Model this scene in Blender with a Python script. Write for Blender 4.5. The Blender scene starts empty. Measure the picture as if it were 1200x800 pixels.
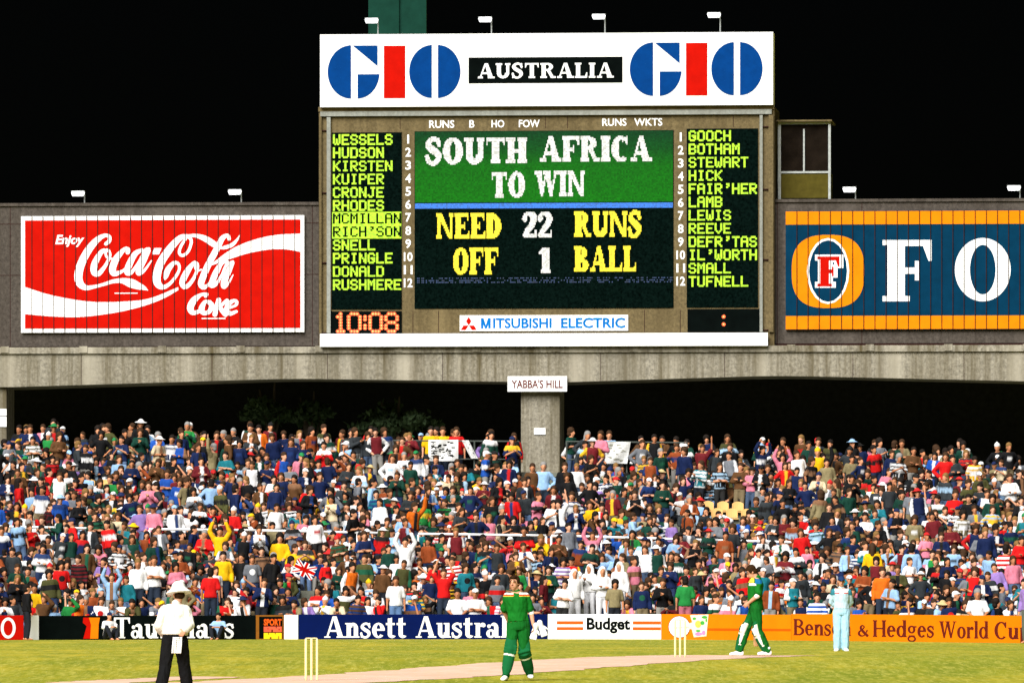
import bpy, math, random
import numpy as np
from mathutils import Vector, Matrix, Euler, noise as mnoise

random.seed(11)
rng = np.random.default_rng(11)
SC = bpy.context.scene
COL = SC.collection

# ------------------------------------------------------------------ camera, world, light, exposure
FPX = 9000.0            # focal length in photo pixels (1200 px wide frame): a 270 mm lens on 36 mm film
CAMZ = 2.2              # eye height above the boundary line
HOR = 657.8             # photo row of the eye level
cam_d = bpy.data.cameras.new('camera'); cam = bpy.data.objects.new('camera', cam_d); COL.objects.link(cam)
cam_d.sensor_width = 36.0; cam_d.lens = 36.0 * FPX / 1200.0
cam.location = (0, 0, CAMZ); cam.rotation_euler = (math.pi / 2, 0, 0)
cam_d.shift_y = (HOR - 400.0) / 1200.0
cam_d.clip_start = 1.0; cam_d.clip_end = 3000.0
SC.camera = cam

SUN_EL, SUN_AZ = math.radians(40), math.radians(-24)      # floodlit from high behind the camera, a little to one side
world = bpy.data.worlds.new('World'); SC.world = world; world.use_nodes = True
wn = world.node_tree; bg = wn.nodes['Background']
sky = wn.nodes.new('ShaderNodeTexSky'); sky.sky_type = 'NISHITA'; sky.sun_disc = False
sky.sun_elevation = SUN_EL; sky.sun_rotation = math.pi + SUN_AZ
wn.links.new(sky.outputs[0], bg.inputs[0]); bg.inputs[1].default_value = 0.00012    # night: the sky stays black
sun_d = bpy.data.lights.new('floodlight_sun', 'SUN'); sun = bpy.data.objects.new('floodlight_sun', sun_d); COL.objects.link(sun)
sun_d.energy = 5.0; sun_d.angle = math.radians(45); sun_d.color = (1.0, 0.98, 0.95)
sdir = Vector((math.sin(SUN_AZ) * math.cos(SUN_EL), -math.cos(SUN_AZ) * math.cos(SUN_EL), math.sin(SUN_EL)))  # towards the lamp
sun.rotation_euler = (-sdir).to_track_quat('-Z', 'Y').to_euler()
sun.location = sdir * 200
vs = SC.view_settings
vs.view_transform = 'Standard'; vs.look = 'None'; vs.exposure = 0.75; vs.gamma = 1.0; vs.use_curve_mapping = False
SC.cycles.max_bounces = 5; SC.cycles.diffuse_bounces = 3

# ------------------------------------------------------------------ helpers
def W(px, py, d):
    return Vector(((px - 600.0) * d / FPX, d, CAMZ + (HOR - py) * d / FPX))

def sm(t):
    t = min(1.0, max(0.0, t)); return t * t * (3 - 2 * t)

def prof(d):
    pts = [(100, .0), (120, .03), (130, .19), (148, .36), (158, .33), (187, .02), (200, 0), (900, 0)]
    if d <= pts[0][0]: return 0.0
    for (a, za), (b, zb) in zip(pts, pts[1:]):
        if d <= b: return za + (zb - za) * sm((d - a) / (b - a))
    return 0.0

class Nodes:
    def __init__(s, name):
        s.m = bpy.data.materials.new(name); s.m.use_nodes = True
        s.t = s.m.node_tree; s.b = s.t.nodes['Principled BSDF']
    def n(s, kind, **kw):
        x = s.t.nodes.new(kind)
        for k, v in kw.items(): setattr(x, k, v)
        return x
    def l(s, a, b): s.t.links.new(a, b)
    def coords(s, scale=(1, 1, 1), kind='Object'):
        tc = s.n('ShaderNodeTexCoord'); mp = s.n('ShaderNodeMapping'); mp.inputs['Scale'].default_value = scale
        s.l(tc.outputs[kind], mp.inputs['Vector']); return mp.outputs[0]
    def noise(s, vec, scale, detail=4, rough=.6):
        x = s.n('ShaderNodeTexNoise'); x.inputs['Scale'].default_value = scale
        x.inputs['Detail'].default_value = detail; x.inputs['Roughness'].default_value = rough
        if vec is not None: s.l(vec, x.inputs['Vector'])
        return x.outputs['Fac']
    def ramp(s, fac, stops):
        r = s.n('ShaderNodeValToRGB'); e = r.color_ramp.elements
        while len(e) < len(stops): e.new(.5)
        for i, (p, c) in enumerate(stops): e[i].position = p; e[i].color = (*c, 1)
        s.l(fac, r.inputs[0]); return r.outputs[0]
    def mix(s, fac, a, b, mode='MIX'):
        x = s.n('ShaderNodeMix', data_type='RGBA', blend_type=mode)
        for v, i in ((fac, 0), (a, 6), (b, 7)):
            if isinstance(v, (int, float)): x.inputs[i].default_value = v
            elif isinstance(v, tuple): x.inputs[i].default_value = (*v, 1)
            else: s.l(v, x.inputs[i])
        return x.outputs[2]

def mat(name, c, rough=.6, var=.12, scale=6.0, bump=0.0, metal=0.0, emit=0.0, spec=.03):
    """plain paint, cloth or metal with a little uneven tone"""
    N = Nodes(name); v = N.coords()
    f = N.noise(v, scale, 5)
    lo = tuple(x * (1 - var) for x in c); hi = tuple(min(1, x * (1 + var)) for x in c)
    col = N.ramp(f, [(.3, lo), (.7, hi)])
    N.l(col, N.b.inputs['Base Color']); N.b.inputs['Roughness'].default_value = rough; N.b.inputs['Metallic'].default_value = metal
    N.b.inputs['Specular IOR Level'].default_value = spec
    if bump:
        bp = N.n('ShaderNodeBump'); bp.inputs['Strength'].default_value = bump; bp.inputs['Distance'].default_value = .02
        N.l(N.noise(v, scale * 5, 4), bp.inputs['Height']); N.l(bp.outputs[0], N.b.inputs['Normal'])
    if emit:
        N.l(col, N.b.inputs['Emission Color']); N.b.inputs['Emission Strength'].default_value = emit
    return N.m

def emat(name, c, strength=1.0, base=(.003, .003, .003), var=.15, scale=9.0):
    """lit display dots"""
    N = Nodes(name); v = N.coords(); f = N.noise(v, scale, 2)
    col = N.ramp(f, [(.25, tuple(x * (1 - var) for x in c)), (.75, tuple(x * (1 + var) for x in c))])
    tc = N.n('ShaderNodeTexCoord'); wn_ = N.n('ShaderNodeTexWhiteNoise'); sn = N.n('ShaderNodeVectorMath', operation='SNAP'); N.l(tc.outputs['Object'], sn.inputs[0]); sn.inputs[1].default_value = (.047, 1, .047); N.l(sn.outputs[0], wn_.inputs['Vector'])
    col = N.mix(1.0, col, N.ramp(wn_.outputs['Value'], [(0, (.62, .66, .6)), (.5, (1, 1, 1)), (1, (1.2, 1.15, 1.2))]), 'MULTIPLY')
    N.b.inputs['Base Color'].default_value = (*base, 1); N.b.inputs['Roughness'].default_value = .5
    N.l(col, N.b.inputs['Emission Color']); N.b.inputs['Emission Strength'].default_value = strength
    return N.m

def concrete(name, c, streak=.5, stain=(.10, .075, .03), speck=.25):
    N = Nodes(name)
    big = N.noise(N.coords((1, 1, 1)), .5, 5)
    st = N.noise(N.coords((1.5, 1.5, .06)), 1.6, 5, .7)         # runs of water down the face
    st2 = N.noise(N.coords((.55, .55, .02)), 1.3, 3, .5)
    fine = N.noise(N.coords(), 9, 6, .8)
    base = N.ramp(fine, [(.36, tuple(x * (1 - speck) for x in c)), (.64, tuple(x * (1 + speck) for x in c))])
    a = N.ramp(st, [(.40, (0, 0, 0)), (.66, (1, 1, 1))])
    k = N.n('ShaderNodeMath', operation='MULTIPLY'); N.l(a, k.inputs[0]); k.inputs[1].default_value = streak
    base = N.mix(k.outputs[0], base, stain)
    w = N.ramp(st2, [(.52, (0, 0, 0)), (.70, (1, 1, 1))])
    k2 = N.n('ShaderNodeMath', operation='MULTIPLY'); N.l(w, k2.inputs[0]); k2.inputs[1].default_value = streak * .9
    base = N.mix(k2.outputs[0], base, tuple(min(1, x * 1.55) for x in c))
    base = N.mix(N.ramp(big, [(.35, (0, 0, 0)), (.75, (.35, .35, .35))]), base, tuple(x * .6 for x in c))
    N.l(base, N.b.inputs['Base Color']); N.b.inputs['Roughness'].default_value = .9
    N.b.inputs['Specular IOR Level'].default_value = .15
    bp = N.n('ShaderNodeBump'); bp.inputs['Strength'].default_value = .3; bp.inputs['Distance'].default_value = .02
    N.l(fine, bp.inputs['Height']); N.l(bp.outputs[0], N.b.inputs['Normal'])
    return N.m

def tag(o, label=None, cat=None, group=None, kind=None):
    if label: o['label'] = label
    if cat: o['category'] = cat
    if group: o['group'] = group
    if kind: o['kind'] = kind
    return o

def thing(name, label, cat, loc=(0, 0, 0), rz=0.0, group=None):
    o = bpy.data.objects.new(name, None); o.empty_display_size = .2
    COL.objects.link(o); o.location = loc; o.rotation_euler = (0, 0, rz)
    return tag(o, label, cat, group)

class MB:
    """collects faces for one mesh; org is subtracted from every vertex"""
    def __init__(s, org=(0, 0, 0)): s.v = []; s.f = []; s.mi = []; s.o = Vector(org); s.cur = 0
    def face(s, pts):
        i = len(s.v); s.v += [tuple(Vector(p) - s.o) for p in pts]; s.f.append(tuple(range(i, i + len(pts)))); s.mi.append(s.cur); return s
    def box(s, x0, y0, z0, x1, y1, z1):
        a, b, c, d = (x0, y0, z0), (x1, y0, z0), (x1, y1, z0), (x0, y1, z0)
        e, f, g, h = (x0, y0, z1), (x1, y0, z1), (x1, y1, z1), (x0, y1, z1)
        i = len(s.v); s.v += [tuple(Vector(p) - s.o) for p in (a, b, c, d, e, f, g, h)]
        for q in ((3, 2, 1, 0), (4, 5, 6, 7), (0, 1, 5, 4), (1, 2, 6, 5), (2, 3, 7, 6), (3, 0, 4, 7)):
            s.f.append(tuple(i + k for k in q)); s.mi.append(s.cur)
        return s
    def tube(s, pts, r, n=8, cap=True):
        pts = [Vector(p) for p in pts]; rs = r if isinstance(r, (list, tuple)) else [r] * len(pts)
        i0 = len(s.v)
        for k, p in enumerate(pts):
            t = (pts[min(k + 1, len(pts) - 1)] - pts[max(k - 1, 0)]).normalized()
            u = t.cross(Vector((0, 0, 1)) if abs(t.z) < .9 else Vector((1, 0, 0))).normalized(); w = t.cross(u)
            for j in range(n):
                a = 2 * math.pi * j / n
                s.v.append(tuple(p + (u * math.cos(a) + w * math.sin(a)) * rs[k] - s.o))
        for k in range(len(pts) - 1):
            for j in range(n):
                a = i0 + k * n + j; b = i0 + k * n + (j + 1) % n
                s.f.append((a, a + n, b + n, b)); s.mi.append(s.cur)
        if cap:
            s.f.append(tuple(i0 + j for j in range(n))); s.f.append(tuple(i0 + (len(pts) - 1) * n + j for j in reversed(range(n)))); s.mi += [s.cur] * 2
        return s
    def raw(s, verts, faces):
        i = len(s.v); s.v += [tuple(Vector(p) - s.o) for p in verts]
        s.f += [tuple(i + k for k in f) for f in faces]; s.mi += [s.cur] * len(faces); return s
    def build(s, name, mats, parent=None, smooth=False, bevel=0.0):
        me = bpy.data.meshes.new(name); me.from_pydata(s.v, [], s.f)
        for m in (mats if isinstance(mats, (list, tuple)) else [mats]): me.materials.append(m)
        me.polygons.foreach_set('material_index', np.array(s.mi, dtype=np.int32))
        if smooth: me.polygons.foreach_set('use_smooth', [True] * len(s.f))
        me.update()
        o = bpy.data.objects.new(name, me); COL.objects.link(o)
        if parent is not None: o.parent = parent
        if bevel:
            b = o.modifiers.new('bevel', 'BEVEL'); b.width = bevel; b.segments = 2; b.limit_method = 'ANGLE'
        return o

# ------------------------------------------------------------------ lettering: shapes are lists of rings, filled by scanlines
def rect(x0, y0, x1, y1): return [[(x0, y0), (x1, y0), (x1, y1), (x0, y1)]]
def P(*pts): return [list(pts)]
def arc(cx, cy, rx, ry, a0, a1, n=40):
    return [(cx + rx * math.cos(math.radians(a0 + (a1 - a0) * i / n)), cy + ry * math.sin(math.radians(a0 + (a1 - a0) * i / n))) for i in range(n + 1)]
def ring(cx, cy, rx, ry, tx, ty, a0=0, a1=360):
    if a1 - a0 >= 360: return [arc(cx, cy, rx, ry, 0, 360), arc(cx, cy, rx - tx, ry - ty, 0, 360)]
    return [arc(cx, cy, rx, ry, a0, a1) + arc(cx, cy, rx - tx, ry - ty, a1, a0)]
def disc(cx, cy, r, ry=None): return [arc(cx, cy, r, ry or r, 0, 360, 20)]
def spline(pts, k=8):
    p = np.array(pts, float); out = []
    q = np.vstack([2 * p[0] - p[1], p, 2 * p[-1] - p[-2]])
    for i in range(1, len(q) - 2):
        a, b, c, d = q[i - 1], q[i], q[i + 1], q[i + 2]
        for t in np.arange(k) / k:
            out.append(.5 * (2 * b + (c - a) * t + (2 * a - 5 * b + 4 * c - d) * t * t + (3 * b - a - 3 * c + d) * t ** 3))
    out.append(q[-2]); return out
def brush(pts, k=8):
    """a pen stroke through (x, y, width)"""
    s = spline(pts, k); out = []
    for a, b in zip(s, s[1:]):
        dx, dy = b[0] - a[0], b[1] - a[1]; L = math.hypot(dx, dy) or 1e-6; nx, ny = -dy / L, dx / L
        wa, wb = max(a[2], .01) / 2, max(b[2], .01) / 2
        out.append(P((a[0] + nx * wa, a[1] + ny * wa), (b[0] + nx * wb, b[1] + ny * wb), (b[0] - nx * wb, b[1] - ny * wb), (a[0] - nx * wa, a[1] - ny * wa)))
        out.append([arc(b[0], b[1], wb, wb, 0, 360, 12)])
    return out
def scan(shapes, dy, q=None):
    """union of the shapes as a list of (x0, y0, x1, y1); q snaps x to a dot grid"""
    info = []
    for sh in shapes:
        segs = []
        for r in sh:
            for (ax, ay), (bx, by) in zip(r, r[1:] + r[:1]):
                if ay != by: segs.append((ax, ay, bx, by))
        if segs:
            A = np.array(segs); info.append((A[:, [1, 3]].min(), A[:, [1, 3]].max(), A))
    if not info: return []
    y0 = min(i[0] for i in info); y1 = max(i[1] for i in info); out = []
    n = max(1, int(math.ceil((y1 - y0) / dy)))
    for k in range(n):
        ya = y0 + k * dy; yb = min(y1, ya + dy); ym = (ya + yb) / 2; iv = []
        for lo, hi, A in info:
            if not (lo <= ym <= hi): continue
            m = ((A[:, 1] <= ym) & (A[:, 3] > ym)) | ((A[:, 3] <= ym) & (A[:, 1] > ym))
            if not m.any(): continue
            B = A[m]; xs = np.sort(B[:, 0] + (ym - B[:, 1]) / (B[:, 3] - B[:, 1]) * (B[:, 2] - B[:, 0]))
            for i in range(0, len(xs) - 1, 2): iv.append((xs[i], xs[i + 1]))
        iv.sort(); cur = None
        for a, b in iv:
            if q:
                a = round(a / q) * q; b = round(b / q) * q
                if b <= a: continue
            if cur is None: cur = [a, b]
            elif a <= cur[1] + 1e-6: cur[1] = max(cur[1], b)
            else:
                out.append((cur[0], ya, cur[1], yb)); cur = [a, b]
        if cur is not None: out.append((cur[0], ya, cur[1], yb))
    return out
def xf(shapes, sx, sy, ox, oy, shear=0.0):
    return [[[(ox + sx * x + shear * sx * y, oy + sy * y) for x, y in r] for r in sh] for sh in shapes]

# a bracketed serif alphabet drawn from stems, bowls and brushes; cap height 1, y up
def serif_glyph(ch, st=.2, th=.075, sl=.07, sh=.06, xh=.68, gap=.0):
    S = []; A = lambda *x: S.extend(x)
    def stem(x, y0, y1, w=st, b=True, t=True):
        A(rect(x, y0, x + w, y1))
        if b: A(rect(x - sl, y0, x + w + sl, y0 + sh))
        if t: A(rect(x - sl, y1 - sh, x + w + sl, y1))
    if ch == ' ': return [], .34
    if ch == 'I': stem(sl, 0, 1); w = st + 2 * sl
    elif ch == 'T':
        w = .8; stem(w / 2 - st / 2, 0, 1, t=False); A(rect(0, 1 - th, w, 1), P((0, 1), (0, .7), (.045, .7), (.14, 1)), P((w, 1), (w, .7), (w - .045, .7), (w - .14, 1)))
    elif ch == 'H': w = .9; stem(sl, 0, 1); stem(w - sl - st, 0, 1); A(rect(sl, .5 - th / 2, w - sl, .5 + th / 2))
    elif ch == 'U':
        w = .86; stem(sl, .35, 1, b=False); stem(w - sl - st * .7, .35, 1, w=st * .7, b=False)
        c = (sl + w - sl) / 2; A(ring(c, .36, w / 2 - sl, .38, st, th * 1.5, 180, 360))
    elif ch in 'OQ': w = .86; A(ring(w / 2, .5, w / 2, .52, st * 1.05, th))
    elif ch == 'C':
        w = .8; A(ring(w * .54, .5, w * .54, .52, st * 1.05, th, 48, 312), P((w * .86, 1.0), (w * .93, 1.0), (w * .93, .66), (w * .84, .66), (w * .72, .86)))
    elif ch == 'G':
        w = .86; A(ring(w * .5, .5, w * .5, .52, st * 1.05, th, 48, 320), P((w * .8, 1.0), (w * .86, 1.0), (w * .86, .66), (w * .78, .66), (w * .66, .86))); A(rect(w * .66, .04, w * .66 + st, .45), rect(w * .55, .4, w * .98, .46))
    elif ch == 'A':
        w = .94; A(P((.40, 1.0), (.58, 1.0), (.90, 0), (.90 - st * 1.2, 0)), P((.40, 1.0), (.50, 1.0), (.165, 0), (.085, 0)), rect(.2, .28, .7, .28 + th), rect(0, 0, .29, sh), rect(.58, 0, w + .04, sh))
    elif ch == 'F': w = .76; stem(sl, 0, 1); A(rect(sl, 1 - th, w, 1), P((w, 1), (w, .66), (w - .05, .66), (w - .17, 1)), rect(sl, .5 - th / 2, .56, .5 + th / 2), rect(.5, .34, .56, .66))
    elif ch == 'E': w = .8; stem(sl, 0, 1); A(rect(sl, 1 - th, w - .03, 1), P((w - .03, 1), (w - .03, .7), (w - .08, .7), (w - .2, 1)), rect(sl, .5 - th / 2, .56, .5 + th / 2), rect(.5, .36, .56, .64), rect(sl, 0, w, th), P((w, 0), (w + .01, .3), (w - .04, .3), (w - .17, 0)))
    elif ch == 'L': w = .72; stem(sl, 0, 1); A(rect(sl, 0, w, th), P((w, 0), (w + .01, .36), (w - .04, .36), (w - .17, 0)))
    elif ch == 'D': w = .84; stem(sl, 0, 1); A(ring(sl + st * .6, .5, w - sl - st * .6, .5, st * 1.05, th, -90, 90))
    elif ch == 'B':
        w = .78; stem(sl, 0, 1); A(ring(.36, .755, .33, .245, st * .95, th, -90, 90), ring(.36, .27, w - .36, .27, st, th, -90, 90), rect(sl, 0, .37, th), rect(sl, 1 - th, .37, 1), rect(sl, .51, .37, .51 + th))
    elif ch == 'R':
        w = .88; stem(sl, 0, 1); A(ring(.38, .74, .36, .26, st * .95, th, -90, 90), rect(sl, 1 - th, .39, 1), rect(sl, .48, .39, .48 + th), P((.36, .5), (.56, .52), (.82, .0), (.62, 0)), rect(.6, 0, w + .02, sh))
    elif ch == 'P': w = .78; stem(sl, 0, 1); A(ring(.38, .72, .38, .28, st, th, -90, 90), rect(sl, 1 - th, .39, 1), rect(sl, .44, .39, .44 + th))
    elif ch == 'N': w = .94; stem(sl, 0, 1, w=st * .55); stem(w - sl - st * .55, 0, 1, w=st * .55, b=False); A(P((.02, 1), (.27, 1), (w - sl, 0), (w - sl - .2, 0)))
    elif ch == 'W':
        w = 1.28; A(P((.06, 1), (.06 + st * 1.1, 1), (.46, 0), (.33, 0)), P((.33, 0), (.44, 0), (.68, 1), (.58, 1)), P((.52, 1), (.52 + st * 1.1, 1), (.95, 0), (.82, 0)), P((.82, 0), (.93, 0), (1.2, 1), (1.10, 1)), rect(0, 1 - sh, .36, 1), rect(.46, 1 - sh, .8, 1), rect(1.02, 1 - sh, w + .02, 1))
    elif ch in 'Ss':
        H = 1.0 if ch == 'S' else xh; w = .66 if ch == 'S' else .5; t = st * (.95 if ch == 'S' else .8); n_ = th * 1.2
        S += brush([(w * .86, H * .72, n_), (w * .74, H * .90, n_), (w * .48, H * .965, n_), (w * .2, H * .86, t * .7), (w * .17, H * .70, t * .95), (w * .42, H * .55, t), (w * .74, H * .40, t), (w * .80, H * .22, t * .8), (w * .58, H * .045, n_), (w * .3, H * .04, n_), (w * .12, H * .15, n_), (w * .06, H * .3, n_)], 6)
        A(P((w * .80, H * 1.0), (w * .90, H * 1.0), (w * .90, H * .66), (w * .80, H * .66)), P((w * .02, 0), (w * .11, 0), (w * .14, H * .34), (w * .02, H * .34)))
    elif ch == 'n': w = .68; stem(sl, 0, xh, t=False); A(rect(0, xh - sh, sl + st, xh)); stem(w - sl - st, 0, xh - .2, t=False); A(ring((sl + .06 + w - sl) / 2, xh - .24, (w - 2 * sl - .06) / 2, .255, st, th * 1.4, 0, 165))
    elif ch == 'm':
        w = 1.05; stem(sl, 0, xh, t=False); A(rect(0, xh - sh, sl + st, xh))
        for x in (.43, w - sl - st): stem(x, 0, xh - .2, t=False); A(ring(x + st - .2, xh - .24, .2, .255, st, th * 1.4, 0, 170))
    elif ch == 'u':
        w = .68; stem(sl, .2, xh, b=False, t=False); A(rect(0, xh - sh, sl + st, xh)); stem(w - sl - st, 0, xh, b=False, t=False); A(rect(w - sl - st - sl, xh - sh, w - sl, xh), rect(w - sl - st, 0, w, sh), ring((sl + w - sl - .06) / 2, .24, (w - 2 * sl - .06) / 2, .255, st, th * 1.4, 190, 360))
    elif ch == 'r': w = .52; stem(sl, 0, xh, t=False); A(rect(0, xh - sh, sl + st, xh), ring(.40, xh - .2, .17, .215, .12, th * 1.2, 60, 170), disc(.44, xh - .1, .095))
    elif ch == 'i': w = st + 2 * sl; stem(sl, 0, xh, t=False); A(rect(0, xh - sh, sl + st, xh), disc(sl + st / 2, .9, .11))
    elif ch == 'l': w = st + 2 * sl; stem(sl, 0, 1.02, t=False); A(rect(0, 1.02 - sh, sl + st, 1.02))
    elif ch == 't': w = .46; A(rect(.09, .12, .09 + st, .9), P((.09, .62), (.09 + st, .62), (.09 + st, .94), (.2, .9)), rect(0, xh - th, w - .04, xh), ring(.29, .17, .2, .185, st, th * 1.2, 180, 330))
    elif ch == 'e': w = .6; A(ring(w / 2, xh / 2, w / 2, xh / 2 + .015, st, th, 0, 318), rect(.1, xh * .48, w - .02, xh * .48 + th))
    elif ch == 'o': w = .64; A(ring(w / 2, xh / 2, w / 2, xh / 2 + .015, st, th))
    elif ch == 'a':
        w = .64; A(rect(w - sl - st, .1, w - sl, xh - .2), rect(w - sl - st + .03, 0, w + .02, sh), P((w - sl - st, .14), (w - sl, .14), (w - sl, 0), (w - sl - st + .05, 0)), ring(w - sl - .2, xh - .22, .2, .235, st, th, 0, 150), disc(.13, xh - .15, .085), ring(.22, .19, .22, .2, st * .8, th, 0, 360))
    elif ch == 'd': w = .7; A(rect(w - sl - st, 0, w - sl, 1.02), rect(w - sl - st - sl, 1.02 - sh, w - sl, 1.02), rect(w - sl - st, 0, w + .01, sh), ring(.32, xh / 2, .32, xh / 2 + .015, st, th, 20, 340))
    elif ch == 'b': w = .7; A(rect(sl, 0, sl + st, 1.02), rect(0, 1.02 - sh, sl + st, 1.02), ring(w - .34, xh / 2, .34, xh / 2 + .015, st, th, -160, 160))
    elif ch == 'p': w = .7; A(rect(sl, -.3, sl + st, xh), rect(0, xh - sh, sl + st, xh), rect(0, -.3, sl * 2 + st, -.3 + sh), ring(w - .34, xh / 2, .34, xh / 2 + .015, st, th, -160, 160))
    elif ch == 'g': w = .62; A(ring(.28, .46, .26, .235, st * .8, th), ring(.29, -.1, .29, .19, st * .6, th), rect(.38, xh - .1, w, xh - .02), P((.08, .1), (.5, .1), (.5, .0), (.08, .02)))
    elif ch == '&':
        w = .8; S += brush([(.78, .02, st), (.5, .3, st), (.26, .62, st * .9), (.28, .82, st * .6), (.42, .86, th), (.5, .74, st * .5), (.36, .55, th), (.14, .36, st * .7), (.12, .16, st * .9), (.3, .03, th * 1.4), (.52, .1, th), (.66, .34, th), (.72, .46, th * 1.5)], 6)
    elif ch == '1': w = .5; stem(.16, 0, 1, t=False); A(P((.16, 1), (.16 + st, 1), (.16 + st, .8), (.02, .74), (.02, .82)))
    elif ch == '2':
        w = .66; S += brush([(.1, .72, st * .9), (.14, .9, st * .5), (.34, .95, th * 1.3), (.52, .82, st), (.46, .56, st * .9), (.22, .26, th * 1.6), (.08, .1, th)], 6); A(rect(.04, 0, .62, .17), P((.55, 0), (.66, 0), (.66, .32), (.58, .32)))
    else: return [], .3
    return S, w
def serif(text, x0, y0, x1, y1, sp=.07, desc=0.0, shear=0.0, **kw):
    """text set between x0..x1 with baseline y1 and cap top y0 (photo rows, y down)"""
    S, x = [], 0.0
    for ch in text:
        g, w = serif_glyph(ch, **kw); S += xf(g, 1, 1, x, 0); x += w + sp
    x -= sp; k = (x1 - x0) / x
    return xf(S, k, -(y1 - y0), x0, y1, shear)

_fc = {}
def sans(text, x0, y0, x1, y1, bold=0.0, shear=0.0):
    """the built-in face as triangles in photo coordinates, fitted to a box"""
    cu = bpy.data.curves.new('text', 'FONT'); cu.body = text; cu.offset = bold; cu.shear = shear; cu.resolution_u = 3
    o = bpy.data.objects.new('text', cu); COL.objects.link(o)
    dg = bpy.context.evaluated_depsgraph_get(); me = bpy.data.meshes.new_from_object(o.evaluated_get(dg))
    me.calc_loop_triangles()
    v = np.array([q.co[:] for q in me.vertices]); t = [tuple(q.vertices) for q in me.loop_triangles]
    bpy.data.objects.remove(o); bpy.data.curves.remove(cu); bpy.data.meshes.remove(me)
    lo, hi = v.min(0), v.max(0)
    X = x0 + (v[:, 0] - lo[0]) / (hi[0] - lo[0]) * (x1 - x0); Y = y1 - (v[:, 1] - lo[1]) / (hi[1] - lo[1]) * (y1 - y0)
    return list(zip(X, Y)), t

F57 = {'A': '0e11111f111111', 'B': '1e11111e11111e', 'C': '0e11101010110e', 'D': '1e11111111111e', 'E': '1f10101e10101f', 'F': '1f10101e101010',
       'G': '0e11101713110e', 'H': '1111111f111111', 'I': '0e04040404040e', 'J': '0702020202120c', 'K': '11121418141211', 'L': '1010101010101f',
       'M': '111b1515111111', 'N': '11191915131311', 'O': '0e11111111110e', 'P': '1e11111e101010', 'R': '1e11111e141211', 'S': '0e11100e01110e',
       'T': '1f040404040404', 'U': '1111111111110e', 'V': '11111111110a04', 'W': '1111111515150a', "'": '06020400000000', '0': '0e11111111110e',
       '1': '040c040404040e', '8': '0e11110e11110e', ':': '00040400040400', ' ': '00000000000000'}
def dots(text, x, y, cw, rh, dx, dy, wide=1.0):
    out = []
    for k, ch in enumerate(text):
        g = F57[ch]
        for r in range(7):
            b = int(g[2 * r:2 * r + 2], 16)
            c = 0
            while c < 5:
                if b >> (4 - c) & 1:
                    e = c
                    while e + 1 < 5 and b >> (3 - e) & 1: e += 1
                    out.append((x + k * cw + c * dx, y + r * dy, x + k * cw + e * dx + dx * wide, y + r * dy + dy))
                    c = e
                c += 1
    return out

# ------------------------------------------------------------------ materials
M = {}
M['white'] = mat('white_paint', (.80, .80, .79), .6, .03, 1.5)
M['cream'] = mat('cream_paint', (.78, .70, .50), .5, .06)
M['red'] = mat('red_paint', (.42, .0045, .0012), .8, .10, 3)
M['signblue'] = mat('sign_blue', (.0008, .036, .17), .8, .12, 4)
M['navy'] = mat('navy_paint', (.001, .006, .060), .6, .1, 3)
M['petrol'] = mat('petrol_paint', (.0008, .027, .062), .8, .14, 3)
M['amber'] = mat('amber_paint', (.68, .19, .002), .6, .08, 3)
M['orange'] = mat('orange_paint', (.66, .16, .002), .6, .07, 2)
M['dkorange'] = mat('dark_orange_paint', (.55, .075, .002), .6, .07, 2)
M['stripe'] = mat('stripe_orange', (.62, .085, .008), .6, .08, 2)
M['black'] = mat('black_paint', (.0012, .0025, .0022), .9, .3, 3)
M['maroon'] = mat('maroon_lettering', (.10, .012, .008), .5, .1)
M['steel'] = mat('galvanised_steel', (.33, .35, .34), .5, .2, 8, metal=.4)
M['seam'] = mat('panel_joint', (.03, .012, .01), .8, .2)
M['beam'] = concrete('stained_concrete', (.25, .228, .178), .95, (.075, .058, .025), .5)
M['wall'] = concrete('weathered_wall', (.068, .057, .048), .5, (.03, .022, .015), .5)
M['frame'] = concrete('scoreboard_cladding', (.130, .098, .046), .5, (.06, .042, .016), .45)
M['ledge'] = concrete('pale_ledge', (.24, .25, .225), .4, (.12, .11, .08))
M['terrace'] = concrete('terrace_concrete', (.16, .165, .13), .3, (.05, .05, .035))
M['olive'] = mat('olive_panel', (.062, .050, .008), .6, .2, 5)
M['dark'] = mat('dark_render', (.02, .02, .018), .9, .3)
M['glass'] = mat('dark_glass', (.010, .007, .005), .08, .4, 2, spec=.5)
M['lamp'] = emat('lamp_glow', (1, 1, 1), 1.2)
M['tower'] = mat('green_tower_paint', (.006, .036, .024), .5, .2, 2)
M['screen'] = mat('screen_glass', (.0014, .0045, .0036), .9, .7, 14, spec=0)
M['yellowgreen'] = emat('yellow_green_dots', (.40, .72, .0015), 1.05)
M['ledglow'] = emat('orange_dot_glow', (.85, .10, .012), 1.1, var=.4, scale=14); M['ledcore'] = emat('bright_dot_cores', (1.0, .46, .12), 1.2, var=.3, scale=14)  # orange colours the painted glow round each clock dot, the core its bright centre
M['ledwhite'] = emat('white_dots', (.62, .60, .56), 1.0, var=.1)
M['ledyellow'] = emat('yellow_dots', (.72, .58, .0015), 1.15)
M['ledblue'] = emat('blue_dots', (.008, .15, .62), .9, var=.5, scale=30)
M['dkblue'] = emat('dim_blue_dots', (.006, .035, .12), .8, var=.8, scale=22)
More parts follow.
